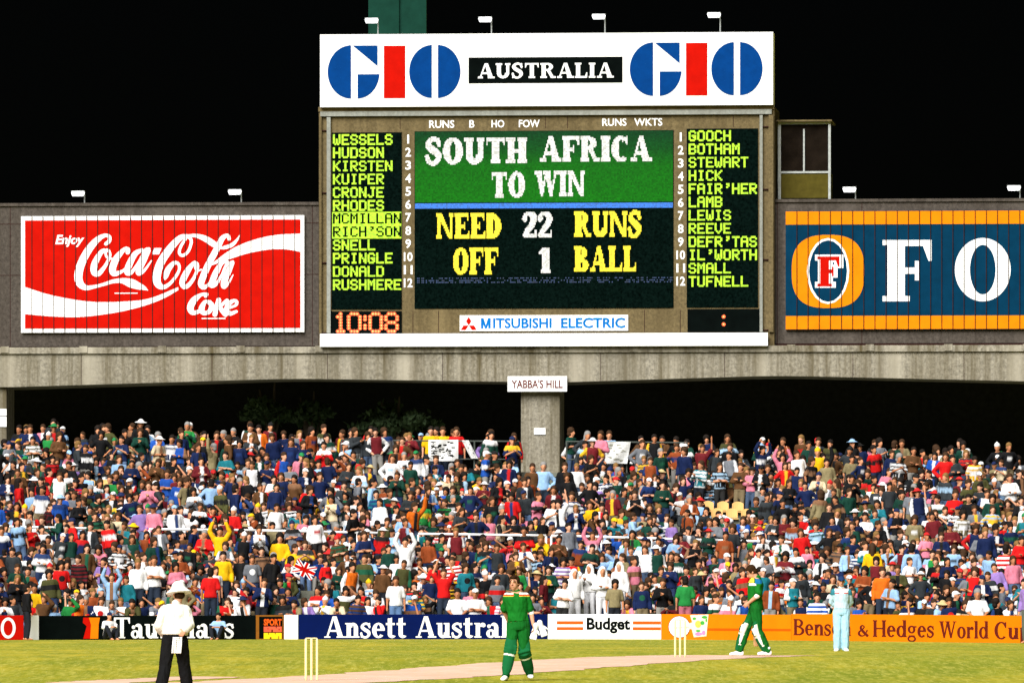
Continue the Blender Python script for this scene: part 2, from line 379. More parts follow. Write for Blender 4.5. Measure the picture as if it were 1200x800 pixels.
def green_screen():
    N = Nodes('green_picture_dots'); tc = N.n('ShaderNodeTexCoord'); sp = N.n('ShaderNodeSeparateXYZ'); N.l(tc.outputs['Object'], sp.inputs[0])
    g = N.n('ShaderNodeMapRange'); g.inputs[1].default_value = .0; g.inputs[2].default_value = 2.3
    N.l(sp.outputs[2], g.inputs[0])
    col = N.ramp(g.outputs[0], [(0, (.003, .150, .002)), (.5, (.003, .125, .003)), (.72, (.001, .055, .008)), (1, (.0005, .016, .012))])
    col = N.mix(N.ramp(N.noise(N.coords((6, 6, 6)), 4, 4, .8), [(.3, (0, 0, 0)), (.8, (.35, .35, .35))]), col, (.008, .20, .004))
    ck_ = N.n('ShaderNodeTexWhiteNoise'); sn = N.n('ShaderNodeVectorMath', operation='SNAP'); N.l(tc.outputs['Object'], sn.inputs[0]); sn.inputs[1].default_value = (.047, 1, .047); N.l(sn.outputs[0], ck_.inputs['Vector'])
    col = N.mix(1.0, col, N.ramp(ck_.outputs['Value'], [(0, (.55, .6, .5)), (1, (1.25, 1.2, 1.3))]), 'MULTIPLY')
    N.b.inputs['Base Color'].default_value = (.003, .004, .003, 1); N.b.inputs['Specular IOR Level'].default_value = .04
    N.l(col, N.b.inputs['Emission Color']); N.b.inputs['Emission Strength'].default_value = .85
    return N.m
M['green'] = green_screen()

# ------------------------------------------------------------------ ground
BOARDPTS = [(-60, 215.5), (46, 216.5), (333, 218), (641, 218.6), (775, 218), (1000, 214), (1240, 207)]
def board_d(px):
    for (a, da), (b, db) in zip(BOARDPTS, BOARDPTS[1:]):
        if px <= b: return da + (db - da) * (px - a) / (b - a)
    return BOARDPTS[-1][1]
NROW, RISE, DBACK = 22, .2145, 234.5
def row_d(r, px): a = board_d(min(1230, max(-50, px))) + 1.5; return a + (DBACK - a) * r / (NROW - 1)
def row_z(r, X): return .04 + RISE * r - .024 * X * min(1, r / 9)

def field_material():
    N = Nodes('outfield_turf'); v = N.coords()
    big = N.noise(N.coords((.16, .03, 1)), 2.0, 5, .65)
    mid = N.noise(N.coords((1.1, .12, 1)), 1.6, 5, .75)
    fine = N.noise(N.coords((7, .55, 1)), 1.3, 4, .8)
    tc = N.n('ShaderNodeTexCoord'); sp = N.n('ShaderNodeSeparateXYZ'); N.l(tc.outputs['Object'], sp.inputs[0])
    wv = N.n('ShaderNodeTexWave', wave_type='BANDS', bands_direction='Y'); wv.inputs['Scale'].default_value = .045; wv.inputs['Distortion'].default_value = 1.6
    wv.inputs['Detail'].default_value = 2; N.l(tc.outputs['Object'], wv.inputs['Vector'])
    a = N.mix(N.ramp(big, [(.36, (0, 0, 0)), (.64, (1, 1, 1))]), (.215, .235, .016), (.44, .345, .028))
    a = N.mix(N.ramp(wv.outputs['Fac'], [(.3, (0, 0, 0)), (.7, (.45, .45, .45))]), a, (.20, .23, .017))
    a = N.mix(N.ramp(mid, [(.40, (0, 0, 0)), (.64, (.75, .75, .75))]), a, (.15, .185, .014))
    a = N.mix(N.ramp(fine, [(.46, (0, 0, 0)), (.70, (.70, .70, .70))]), a, (.50, .45, .09))
    N.l(a, N.b.inputs['Base Color']); N.b.inputs['Roughness'].default_value = .95; N.b.inputs['Specular IOR Level'].default_value = .1
    bp = N.n('ShaderNodeBump'); bp.inputs['Strength'].default_value = .5; bp.inputs['Distance'].default_value = .05
    N.l(fine, bp.inputs['Height']); N.l(bp.outputs[0], N.b.inputs['Normal'])
    return N.m
def pitch_material():
    N = Nodes('pitch_clay')
    f = N.noise(N.coords((1, 1, 1)), 1.2, 6, .7); g = N.noise(N.coords(), 9, 5, .8)
    c = N.ramp(f, [(.3, (.62, .36, .28)), (.6, (.78, .49, .40)), (.8, (.80, .56, .45))])
    c = N.mix(N.ramp(g, [(.42, (0, 0, 0)), (.62, (.6, .6, .6))]), c, (.50, .40, .17))
    N.l(c, N.b.inputs['Base Color']); N.b.inputs['Roughness'].default_value = .95; N.b.inputs['Specular IOR Level'].default_value = .1
    return N.m
ys = sorted(set([-60, 0, 60, 90] + [float(x) for x in np.arange(100, 206, 1.5)] + [230, 300, 500, 1200, 2500]))
xs = [-1500, -300, -80, -40, -20, 0, 20, 40, 80, 300, 1500]
g = MB()
for a, b in zip(ys, ys[1:]):
    for c, d in zip(xs, xs[1:]):
        g.face([(c, a, prof(a)), (d, a, prof(a)), (d, b, prof(b)), (c, b, prof(b))])
o = g.build('ground', field_material(), smooth=True); tag(o, kind='structure')
# the pitch: a worn clay strip laid over the square, with a second worn strip beside it
nearW, farW = W(365, 798, 130), W(797, 770, 148)
ax = Vector((farW.x - nearW.x, farW.y - nearW.y, 0)).normalized(); nx = Vector((ax.y, -ax.x, 0))
def strip(name, s0, s1, o0, o1, lift, m):
    q = MB(); N_ = 60
    for i in range(N_):
        for j in range(4):
            pts = []
            for (ii, jj) in ((i, j), (i, j + 1), (i + 1, j + 1), (i + 1, j)):
                s = s0 + (s1 - s0) * ii / N_; w_ = o0 + (o1 - o0) * jj / 4
                p = nearW + ax * s + nx * w_
                e = (.10 * math.sin(ii * 1.3 + jj) + .09 * math.sin(ii * 2.9 + jj * 2)) if jj in (0, 4) else 0
                p = p + nx * e
                pts.append((p.x, p.y, prof(p.y) + lift))
            q.face(list(reversed(pts)) if (o1 > o0) else pts)
    o = q.build(name, m); tag(o, kind='structure'); return o
PM = pitch_material()
strip('pitch', -14, 23.2, -1.55, 1.55, .006, PM)
strip('worn_strip', -9, 2.5, -3.5, -2.2, .005, PM)
q = MB()
for (s, w0, w1) in ((1.22, -1.83, 1.83), (0, -1.32, 1.32), (18.9, -1.83, 1.83), (20.12, -1.32, 1.32)):
    pts = [nearW + ax * (s + ds) + nx * w_ for ds, w_ in ((-.03, w0), (-.03, w1), (.03, w1), (.03, w0))]
    q.face([(p.x, p.y, prof(p.y) + .011) for p in reversed(pts)])
tag(q.build('crease_markings', M['white']), kind='structure')

# terrace: stepped concrete with raised seat ledges
pxs = list(range(-160, 1361, 40))
tr = MB()
def tp(r, px, dd, z): d = row_d(r, px) + dd; X = (px - 600) * d / FPX; return (X, d, row_z(r, X) + z)
for a, b in zip(pxs, pxs[1:]):
    for r in range(NROW):
        sec = [(-.30, -.28 if r else -.2), (-.30, 0), (.06, 0), (.06, .40), (.29, .40), (.29, 0), (.40 if r < NROW - 1 else 1.0, 0)]
        for (d0, z0), (d1, z1) in zip(sec, sec[1:]):
            tr.face([tp(r, a, d0, z0), tp(r, b, d0, z0), tp(r, b, d1, z1), tp(r, a, d1, z1)])
tag(tr.build('terrace', M['terrace']), kind='structure')
cz = row_z(NROW - 1, 0)
q = MB()
for a, b in zip(pxs, pxs[1:]):
    xa, xb = (a - 600) * DBACK / FPX, (b - 600) * DBACK / FPX
    q.face([(xa, DBACK + .4, row_z(NROW - 1, xa) - .006), (xb, DBACK + .4, row_z(NROW - 1, xb) - .006), (xb * 1.1, 300, row_z(NROW - 1, xb) - .006), (xa * 1.1, 300, row_z(NROW - 1, xa) - .006)])
tag(q.build('concourse_floor', M['terrace']), kind='structure')

# ------------------------------------------------------------------ the facade: a frame turned 5 degrees, its right end nearer
TH, FD = math.radians(5.0), 241.0
def fx(px):
    k = px - 600.0; return k * FD / (FPX * math.cos(TH) + k * math.sin(TH))
def fz(py, ref=640):
    d = FD - fx(ref) * math.sin(TH); return CAMZ + (HOR - py) * d / FPX
def fw(x, y, z):
    return Vector((x * math.cos(TH) + y * math.sin(TH), FD - x * math.sin(TH) + y * math.cos(TH), z))
class Fac:
    """a thing on the facade: boxes and flat artwork given in photo columns and rows, y in metres out of the wall"""
    def __init__(s, name, label, cat, px, py, y, ref=640, group=None):
        s.ref = ref; s.org = Vector((fx(px), y, fz(py, ref)))
        s.root = thing(name, label, cat, fw(*s.org), -TH, group)
    def mb(s): return MB(s.org)
    def box(s, m, px0, py0, px1, py1, y0, y1):
        m.box(fx(px0), y0, fz(py1, s.ref), fx(px1), y1, fz(py0, s.ref)); return m
    def flat(s, m, quads, y):
        for (a, b, c, d) in quads:
            X0, X1, Z0, Z1 = fx(a), fx(c), fz(d, s.ref), fz(b, s.ref)
            if Z0 > Z1: Z0, Z1 = Z1, Z0
            m.face([(X0, y, Z0), (X1, y, Z0), (X1, y, Z1), (X0, y, Z1)])
        return m
    def tris(s, m, vt, y):
        v, t = vt
        for f in t: m.face([(fx(v[i][0]), y, fz(v[i][1], s.ref)) for i in f])
        return m
    def art(s, name, m, y, shapes=(), dy=.35, quads=(), texts=(), q=None, parent=None):
        k = s.mb()
        if shapes: s.flat(k, scan(shapes, dy, q), y)
        s.flat(k, quads, y)
        for t in texts: s.tris(k, t, y)
        return k.build(name, m, parent or s.root)
    def solid(s, name, m, px0, py0, px1, py1, y0, y1, parent=None, bevel=0.0):
        return s.box(s.mb(), px0, py0, px1, py1, y0, y1).build(name, m, parent or s.root, bevel=bevel)

# beam with an arched soffit between the pillars
def soffit(px):
    return float(np.interp(px, [0, 17, 300, 330, 360, 606, 614, 658, 664, 880, 910, 940, 1262], [452.4, 452.4, 444.2, 443.6, 443.4, 447.5, 447.5, 448, 448, 441.6, 441.2, 441.5, 449.5]))
    L = lambda a, b, c: (lambda x: sum(yi * np.prod([(x - xj) / (xi - xj) for xj, _ in (a, b, c) if xj != xi]) for xi, yi in (a, b, c)))
    if px < 17: return 452.0
    if px <= 610: return float(L((17, 452), (330, 443.2), (610, 447.5))(px))
    if px < 662: return 447.5
    return float(L((662, 447.8), (920, 440.8), (1260, 449.5))(min(px, 1262)))
B = Fac('concrete_beam', 'long stained concrete beam with shallow arched underside carrying the scoreboard', 'beam', 600, 445, -.35)
k = B.mb(); bx = [-160 + i * 15 for i in range(101)]
zt = fz(405.8)
for a, b in zip(bx, bx[1:]):
    A_, B_ = fx(a), fx(b); za, zb = fz(soffit(a)), fz(soffit(b))
    k.face([(A_, -.35, za), (B_, -.35, zb), (B_, -.35, zt - .2), (A_, -.35, zt - .2)])
    k.face([(A_, 3.6, za), (B_, 3.6, zb), (B_, -.35, zb), (A_, -.35, za)])
    k.face([(B_, 3.6, zb), (A_, 3.6, za), (A_, 3.6, zt), (B_, 3.6, zt)])
k.face([(fx(-160), 3.6, zt), (fx(-160), 3.6, fz(452)), (fx(-160), -.35, fz(452)), (fx(-160), -.35, zt)])
k.build('girder', M['beam'], B.root)
k = B.mb(); k.box(fx(-160), -.43, zt - .2, fx(1340), 3.6, zt); k.build('lip', M['beam'], B.root)
for px in range(-84, 1340, 92):
    k = B.mb(); k.box(fx(px) - .13, -.455, zt - .17, fx(px) + .13, -.43, zt + .03); k.build('bracket', M['beam'], B.root)
k = B.mb()
for px in (97, 250, 385, 520, 705, 850, 1000, 1130): B.box(k, px - .3, 411, px + .3, soffit(px) - .3, -.354, -.34)
k.build('joint_seam', M['seam'], B.root)
def pillar(label, p0, p1):
    F = Fac('concrete_pillar', label, 'pillar', (p0 + p1) / 2, 560, -.2, 640, 'pillars under the beam')
    zb = cz - .6
    k = F.mb(); k.box(fx(p0), -.2, zb, fx(p1), 1.4, fz(446)); k.build('shaft', M['beam'], F.root, bevel=.04)
    return F
pillar('central concrete pillar holding up the beam beneath the white hill name plate', 611, 657)
pillar('concrete pillar at the far end with a white two-row plate on it', -45, 9)
pillar('concrete pillar under the beam beyond the big white letter O', 1262, 1312)
S = Fac('name_plate', 'white name plate lettered in dark capitals on top of the central pillar', 'sign', 631, 450, -.46)
S.solid('plate', M['white'], 596.5, 441, 666, 459, -.52, -.45)
S.art('lettering', M['maroon'], -.526, texts=[sans("YABBA'S HILL", 601, 445.2, 661, 455.2, .018)])
S = Fac('notice', 'small blank white notice halfway down the central pillar', 'notice', 633, 505, -.21)
S.solid('plate', M['white'], 626.5, 501.5, 640, 509, -.24, -.2)
S = Fac('notice', 'white notice of two rows on the pillar at the end', 'notice', 0, 490, -.21)
S.solid('upper_row', M['white'], -14, 478, 9, 486, -.24, -.2); S.solid('lower_row', M['white'], -14, 487, 9, 499, -.24, -.2)

R_ = Fac('dark_backing', 'added dark backing wall blacking out the space behind the pillars under the beam', 'wall', 600, 560, 6)  # added backing wall and slab keep the gap behind the pillars black
k = R_.mb(); k.box(fx(-170), 6, cz - 1, fx(1350), 6.3, fz(400)); k.build('backing_face', M['dark'], R_.root)
k = R_.mb(); k.box(fx(-170), 3.6, fz(407), fx(1350), 6, fz(400)); k.build('backing_slab', M['dark'], R_.root)
# wing walls
def wing(label, p0, p1, top, bot, ref, joints, rows):
    F = Fac('wing_wall', label, 'wall', (p0 + p1) / 2, bot, 0, ref, 'walls flanking the scoreboard')
    k = F.mb()
    F.box(k, p0, top + 3.5, p1, bot, 0, .9); k.build('wall', M['wall'], F.root)
    F.solid('coping', M['wall'], p0, top, p1, top + 3.5, -.06, .96)
    k = F.mb()
    for j in joints: F.box(k, j - .35, top + 4, j + .35, bot, -.004, .01)
    for r in rows: F.box(k, p0, r - .35, p1, r + .35, -.0045, .0095)
    k.build('panel_seam', M['seam'], F.root)
    F.solid('base_gap', M['seam'], p0, bot, p1, bot + 2.2, .02, .9)
    return F
wing('grey wall of weathered panels around the red drink billboard', -150, 373.5, 237.5, 405.5, 190, (12, 366), (262, 322))
wing('grey brown wall of weathered panels around the blue and amber billboard', 907.5, 1335, 233, 402, 1050, (911, 1010), ())

# red drink billboard
C = Fac('billboard', 'red drinks billboard with white script and a white flowing ribbon', 'billboard', 191, 389, -.05, 191)
C.solid('border', M['white'], 25.3, 253, 357, 389.5, -.12, -.02)
C.solid('panel', M['red'], 30, 258, 352.5, 384.5, -.135, -.1)
c1 = lambda *p: brush([(60 + x / 6.667, 260 + y / 6.667, w / 6.667) for x, y, w in p])
c2 = lambda *p: brush([(170 + x / 6.667, 260 + y / 6.667, w / 6.667) for x, y, w in p])
sc = []
sc += c1((428, 174, 26), (456, 152, 30), (460, 118, 28), (424, 106, 28), (362, 142, 46), (292, 225, 58), (238, 330, 62), (217, 420, 64), (230, 480, 58), (275, 513, 40), (345, 505, 26), (420, 486, 24), (490, 464, 30), (560, 460, 40), (625, 478, 68), (682, 500, 56), (725, 515, 34), (760, 535, 4))
sc += c1((455, 225, 20), (400, 232, 34), (345, 325, 50), (340, 392, 48), (378, 402, 38), (432, 335, 26), (464, 262, 22), (452, 222, 20), (430, 225, 18), (440, 275, 18), (492, 292, 14))
sc += c1((600, 242, 34), (614, 218, 24), (580, 212, 28), (515, 285, 50), (484, 365, 54), (500, 404, 44), (562, 384, 22), (612, 338, 14))
sc += c1((722, 216, 22), (660, 252, 42), (610, 345, 50), (598, 396, 42), (632, 395, 28), (692, 310, 20), (738, 224, 24), (770, 212, 22))
sc += c1((765, 216, 40), (727, 300, 46), (692, 368, 48), (690, 402, 38), (732, 380, 22), (787, 305, 10))
sc += [P((170 + 78 / 6.667, 260 + 205 / 6.667), (170 + 134 / 6.667, 260 + 205 / 6.667), (170 + 114 / 6.667, 260 + 254 / 6.667), (170 + 58 / 6.667, 260 + 254 / 6.667))]
sc += c2((338, 112, 26), (366, 150, 24), (346, 225, 22), (302, 264, 24), (272, 245, 22), (286, 190, 22), (325, 130, 20))
sc += c2((340, 110, 26), (275, 130, 44), (192, 220, 58), (122, 330, 62), (96, 430, 62), (108, 490, 54), (152, 510, 34), (212, 470, 24), (266, 390, 22), (268, 335, 22), (232, 322, 30), (186, 372, 44), (168, 422, 38), (160, 452, 8))
sc += c2((340, 112, 22), (400, 110, 28), (470, 132, 44), (535, 172, 48), (560, 195, 30))
sc += c2((416, 330, 22), (386, 322, 26), (332, 392, 48), (297, 470, 48), (312, 508, 38), (352, 488, 30), (397, 418, 24), (416, 345, 22), (394, 340, 18), (408, 384, 14), (445, 374, 12))
sc += c2((662, 142, 26), (652, 110, 26), (608, 132, 40), (562, 220, 48), (502, 330, 50), (458, 430, 50), (442, 488, 48), (467, 513, 34), (512, 478, 18), (542, 428, 12))
sc += c2((588, 206, 10), (620, 205, 26), (678, 186, 30), (718, 150, 20), (744, 106, 3))
sc += c2((660, 316, 20), (606, 322, 30), (562, 392, 46), (532, 460, 46), (524, 498, 40), (558, 488, 28), (604, 418, 20), (640, 340, 22), (690, 314, 20))
sc += c2((688, 316, 34), (656, 390, 44), (622, 470, 48), (622, 508, 36), (657, 478, 18), (692, 418, 8))
sc += c2((476, 582, 30), (486, 566, 24), (440, 572, 26), (388, 612, 50), (358, 670, 52), (378, 710, 38), (432, 698, 26), (455, 680, 10))
sc += c2((512, 632, 34), (474, 626, 28), (446, 680, 46), (462, 713, 34), (504, 703, 34), (526, 660, 42), (510, 630, 34))
sc += c2((582, 606, 38), (566, 665, 40), (550, 724, 38)); sc += c2((648, 614, 28), (622, 634, 26), (586, 668, 24)); sc += c2((586, 660, 28), (606, 694, 36), (632, 726, 36))
sc += c2((640, 684, 18), (680, 668, 18), (714, 652, 22), (720, 628, 26), (698, 618, 26), (660, 642, 38), (644, 690, 44), (668, 718, 34), (718, 702, 22))
cc = lambda *p: [(x / 3.158, 210 + y / 3.158) for x, y in p]
up = spline(cc((95, 398), (200, 430), (340, 453), (470, 452), (560, 440), (662, 400))); lo = spline(cc((95, 498), (200, 507), (300, 509), (420, 495), (520, 473), (600, 445), (662, 411)))
sc.append([[(30, float(p[1])) if i == 0 else tuple(map(float, p)) for i, p in enumerate(up)] + [tuple(map(float, p)) for p in reversed(lo)]])
up = spline(cc((780, 318), (850, 266), (900, 241), (960, 221), (1030, 208), (1113, 204))); lo = spline(cc((780, 322), (850, 298), (920, 276), (1000, 262), (1060, 262), (1113, 271)))
sc.append([[tuple(map(float, p)) for p in up] + [tuple(map(float, p)) for p in reversed(lo)]])
sc += [rect(135, 343, 162, 344.2), rect(237, 372.6, 265, 374)]
C.art('lettering', M['white'], -.142, shapes=sc, texts=[sans('Enjoy', 65.5, 275, 99.5, 289.5, .03, .25)])
k = C.mb()
for i in range(1, 26): C.box(k, 25.3 + i * 12.83 - .42, 253.2, 25.3 + i * 12.83 + .42, 389.2, -.15, -.13)
k.build('panel_seam', M['seam'], C.root)

# blue and amber billboard
C = Fac('billboard', 'petrol blue billboard with amber bands, round emblem and big white serif letters', 'billboard', 1060, 386, -.05, 1050)
C.solid('panel', M['petrol'], 921, 247, 1250, 386, -.13, -.02)
C.art('amber_band', M['amber'], -.138, quads=[(921, 247.6, 1250, 263)]); C.art('amber_band', M['amber'], -.138, quads=[(921, 370, 1250, 385.6)])
e = []
for i in range(80):
    a = 2 * math.pi * i / 80; ca, sa = math.cos(a), math.sin(a)
    e.append((970.5 + 42.5 * math.copysign(abs(ca) ** .74, ca), 318 + 42.8 * math.copysign(abs(sa) ** .74, sa)))
em = C.art('emblem', M['amber'], -.138, shapes=[[e]])
C.art('emblem_rim', M['white'], -.144, shapes=[disc(970.6, 317.5, 24.8, 38.6)], parent=em)
C.art('emblem_field', M['petrol'], -.150, shapes=[disc(970.6, 317.5, 22.2, 36)], parent=em)
o1 = serif('F', 958, 300.5, 984, 335.5, st=.30, th=.13, sl=.10, sh=.09); halo = []
for dx in (-2.6, -1.3, 0, 1.5, 3.2, 4.6):
    for dy in (-2.2, 0, 1.6): halo += [[[(x + dx, y + dy) for x, y in r] for r in sh] for sh in o1]
C.art('emblem_outline', M['white'], -.156, shapes=halo, parent=em)
C.art('emblem_letter', M['red'], -.162, shapes=o1, parent=em)
C.art('sign_letter', M['white'], -.138, shapes=serif('F', 1034.5, 281.5, 1092, 353.2, st=.27, th=.10, sl=.075, sh=.085))
C.art('sign_letter', M['white'], -.138, shapes=[[arc(1151.8, 316.5, 32.7, 37, 0, 360, 80), arc(1151.8, 316.5, 15.0, 29, 0, 360, 60)]])
k = C.mb()
for i in range(1, 26): C.box(k, 921 + i * 13.05 - .36, 247.2, 921 + i * 13.05 + .36, 385.8, -.17, -.13)
k.build('panel_seam', M['seam'], C.root)

# ------------------------------------------------------------------ scoreboard
S = Fac('scoreboard', 'big electronic scoreboard with player lists beside a green and black message screen', 'scoreboard', 641, 406, -.3)
k = S.mb(); S.box(k, 375, 127, 908, 406, -.3, 2.6); k.build('cabinet', M['frame'], S.root)
S.solid('ledge', M['ledge'], 377, 130.5, 905, 136, -.42, -.29); S.solid('top_rail', M['frame'], 374.5, 125, 908, 130.4, -.36, -.29)
for a, b in ((375.5, 378.5), (384.5, 389), (891, 894.5), (901.5, 907)):
    S.solid('upright', M['ledge'] if a in (384.5, 891) else M['frame'], a, 137, b, 390, -.40, -.295)
k = S.mb()
for y in (152, 225, 307, 389):
    S.box(k, 378.6, y, 384.4, y + 1.2, -.36, -.294); S.box(k, 894.6, y - 2, 901.4, y - .8, -.36, -.294)
for x in (470, 640, 666, 860): S.box(k, x - .3, 137, x + .3, 151, -.306, -.296)
for x in (425, 485, 515, 756, 798, 830): S.box(k, x - .3, 364, x + .3, 390, -.306, -.296)
k.build('joint_seam', M['seam'], S.root)
k = S.mb(); S.box(k, 377.5, 391, 901, 406.2, -.62, -.42); k.build('white_fascia', M['white'], S.root)
heads = [sans('RUNS', 504, 141, 533.5, 150.2, .02), sans('B', 551, 141, 557, 150, .02), sans('HO', 577, 141, 592, 150, .02), sans('FOW', 609, 141, 633.5, 150, .02), sans('RUNS', 706.5, 139.8, 735, 148.8, .02), sans('WKTS', 744, 139.8, 777, 148.8, .02)]
S.art('heading_lettering', M['white'], -.308, texts=heads)
def numcol(x, y0):
    return [sans(str(i + 1), x - (1.1 if i == 0 else 3.3) * (1.55 if i > 8 else 1), y0 + i * 15.3 - 5.3, x + (1.1 if i == 0 else 3.3) * (1.55 if i > 8 else 1), y0 + i * 15.3 + 5.3, .025) for i in range(12)]
S.art('number_lettering', M['white'], -.308, texts=numcol(479.5, 163)); S.art('number_lettering', M['white'], -.308, texts=numcol(798.5, 162))
CW, DX, DY = 10.15, 1.66, 1.74
def names(lst, px0, px1, py0, py1, x, y, inv=()):
    sc_ = S.solid('name_display', M['screen'], px0, py0, px1, py1, -.33, -.295)
    qs, black = [], []
    for i, n in enumerate(lst):
        yy = y + i * 15.45
        d = dots(n, x, yy, CW, 0, DX, DY, 1.38)
        if i in inv: black += d; qs.append((px0 + .6, yy - 1.6, px1 - .4, yy + 13.8))
        else: qs += d
    S.art('lettering', M['yellowgreen'], -.337, shapes=[rect(a, b, c, d + .45) for a, b, c, d in qs], dy=.29, parent=sc_)
    if black: S.art('dark_lettering', M['screen'], -.343, quads=black, parent=sc_)
names(['WESSELS', 'HUDSON', 'KIRSTEN', 'KUIPER', 'CRONJE', 'RHODES', 'MCMILLAN', "RICH'SON", 'SNELL', 'PRINGLE', 'DONALD', 'RUSHMERE'], 390, 472, 155, 362, 391.5, 157, (6, 7))
names(['GOOCH', 'BOTHAM', 'STEWART', 'HICK', "FAIR'HER", 'LAMB', 'LEWIS', 'REEVE', "DEFR'TAS", "IL'WORTH", 'SMALL', 'TUFNELL'], 805.5, 889, 152.5, 361, 807.8, 154.5)
ck = S.solid('clock', M['black'], 388, 364.5, 472, 391, -.34, -.295)
def clockq(t, x, y, cw, dx, dy):
    out = []
    for kx, ch in enumerate(t):
        gl = F57[ch]
        for r in range(7):
            b = int(gl[2 * r:2 * r + 2], 16)
            for c in range(5):
                if b >> (4 - c) & 1: out += [disc(x[kx] + c * dx, y + r * dy, dx * .72, dy * .66)]
    return out
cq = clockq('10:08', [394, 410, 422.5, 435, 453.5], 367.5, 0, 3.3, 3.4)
S.art('clock_digit_glow', M['ledglow'], -.347, shapes=cq, parent=ck)  # larger orange discs paint the glow around each dot; bright cores lie on top
S.art('digit_cores', M['ledcore'], -.350, shapes=[[[(.45 * (x - sum(p[0] for p in r) / len(r)) + sum(p[0] for p in r) / len(r), .45 * (y - sum(p[1] for p in r) / len(r)) + sum(p[1] for p in r) / len(r)) for x, y in r] for r in s_] for s_ in cq], parent=ck)
ck = S.solid('blank_clock', M['black'], 806.5, 363, 891, 389.5, -.34, -.295)
S.art('clock_digit_glow', M['ledglow'], -.347, shapes=[disc(848.8, 372, 2.3), disc(848.8, 380.8, 2.3)], parent=ck)
S.art('digit_cores', M['ledcore'], -.350, shapes=[disc(848.8, 372, 1), disc(848.8, 380.8, 1)], parent=ck)
ms = S.solid('message_screen', M['screen'], 487, 154, 790, 361.5, -.33, -.295)
gk = MB((fx(640), -.336, fz(237.5))); S.flat(gk, [(487.6, 154.4, 789.4, 237.5)], -.336); go = gk.build('green_picture', M['green'], ms); go.location = Vector((fx(640), -.336, fz(237.5))) - S.org
S.art('blue_line', M['ledblue'], -.336, quads=[(487.6, 238.5, 789.4, 244.6)], parent=ms)
r_ = random.Random(4)
S.art('dotted_line', M['dkblue'], -.336, quads=[(x, y, x + 1.3, y + 1.3) for x in np.arange(490, 788, 1.7) for y in (325.5, 328.2, 330.4) if r_.random() < .55], parent=ms)
LT = dict(st=.30, th=.15, sl=.055, sh=.15)
def ledtext(items, m):
    sh = []
    for t, a, b, c, d in items: sh += serif(t, a, b, c, d, sp=.06, **LT)
    S.art('lettering', m, -.343, shapes=sh, dy=1.5, q=1.25, parent=ms)
ledtext([('SOUTH', 500.5, 162, 619, 192.5), ('AFRICA', 634, 161, 764, 190.5), ('TO', 577, 202, 616.5, 232), ('WIN', 628, 201, 686.5, 231), ('22', 613.5, 249.5, 648, 279), ('1', 631.5, 291, 646, 320.5)], M['ledwhite'])
ledtext([('NEED', 513, 250, 588.5, 280.5), ('RUNS', 674, 248.5, 752.5, 278.5), ('OFF', 532, 291, 585.5, 321.5), ('BALL', 674, 289.5, 746.5, 319.5)], M['ledyellow'])
mk = S.solid('maker_plate', M['white'], 540, 369.5, 737, 388, -.35, -.295)
dm = lambda cx, cy, w, h: P((cx, cy - h), (cx + w, cy), (cx, cy + h), (cx - w, cy))
tri = [P((550.5, 371.3), (553.6, 376.6), (550.5, 381.4), (547.4, 376.6)), P((550.2, 381.6), (547, 386.7), (541, 386.7), (544.2, 381.6)), P((550.8, 381.6), (554, 386.7), (560, 386.7), (556.8, 381.6))]
S.art('maker_emblem', M['red'], -.357, shapes=tri, parent=mk)
S.art('maker_lettering', mat('maker_blue', (.002, .13, .42), .5), -.357, shapes=[rect(564.8, 372.8, 567.6, 385), rect(573.4, 372.8, 576.2, 385), P((564.8, 372.8), (567.9, 372.8), (571.6, 385), (569.4, 385)), P((573.1, 372.8), (576.2, 372.8), (571.6, 385), (569.4, 385))], texts=[sans('ITSUBISHI', 579, 372.8, 647.5, 385, .03), sans('ELECTRIC', 658.5, 372.8, 733.5, 385, .03)], parent=mk)

# header advertising sign
G = Fac('header_sign', 'long white sign with blue and red block initials at both ends atop the scoreboard', 'sign', 642, 126, -.2)
k = G.mb(); G.box(k, 377.3, 40.6, 907, 125.6, -.55, .4); k.build('panel', M['white'], G.root)
for off, dyy in ((0, 0), (353.2, -1.3)):
    Z = lambda shp: [[[(x + off, y + dyy) for x, y in r] for r in s_] for s_ in shp]
    b_ = [[arc(413.5, 84.6, 27.2, 31.2, 90, 270, 40)], P((415.4, 53.6), (444.6, 53.6), (444.6, 78)), [[(421.3, 87.2), (446.8, 87.2)] + arc(421.3, 85, 25.6, 30.8, 4, 90, 24)],
          [arc(508, 84.6, 26.4, 31, 90, 270, 40)], [arc(515.2, 84.6, 26.4, 31, -90, 90, 40)]]
    G.art('initial_letter', M['signblue'], -.558, shapes=Z(b_[:3])); G.art('initial_letter', M['signblue'], -.558, shapes=Z(b_[3:])); G.art('initial_letter', M['red'], -.558, shapes=Z([rect(452, 54.2, 477, 115.6)]))
nb = G.art('name_band', M['black'], -.558, quads=[(551, 68.5, 731, 98.8)])
G.art('lettering', M['white'], -.564, shapes=serif('AUSTRALIA', 562, 75.3, 720, 92.8, sp=.1, st=.24, th=.11, sl=.07, sh=.12), parent=nb)

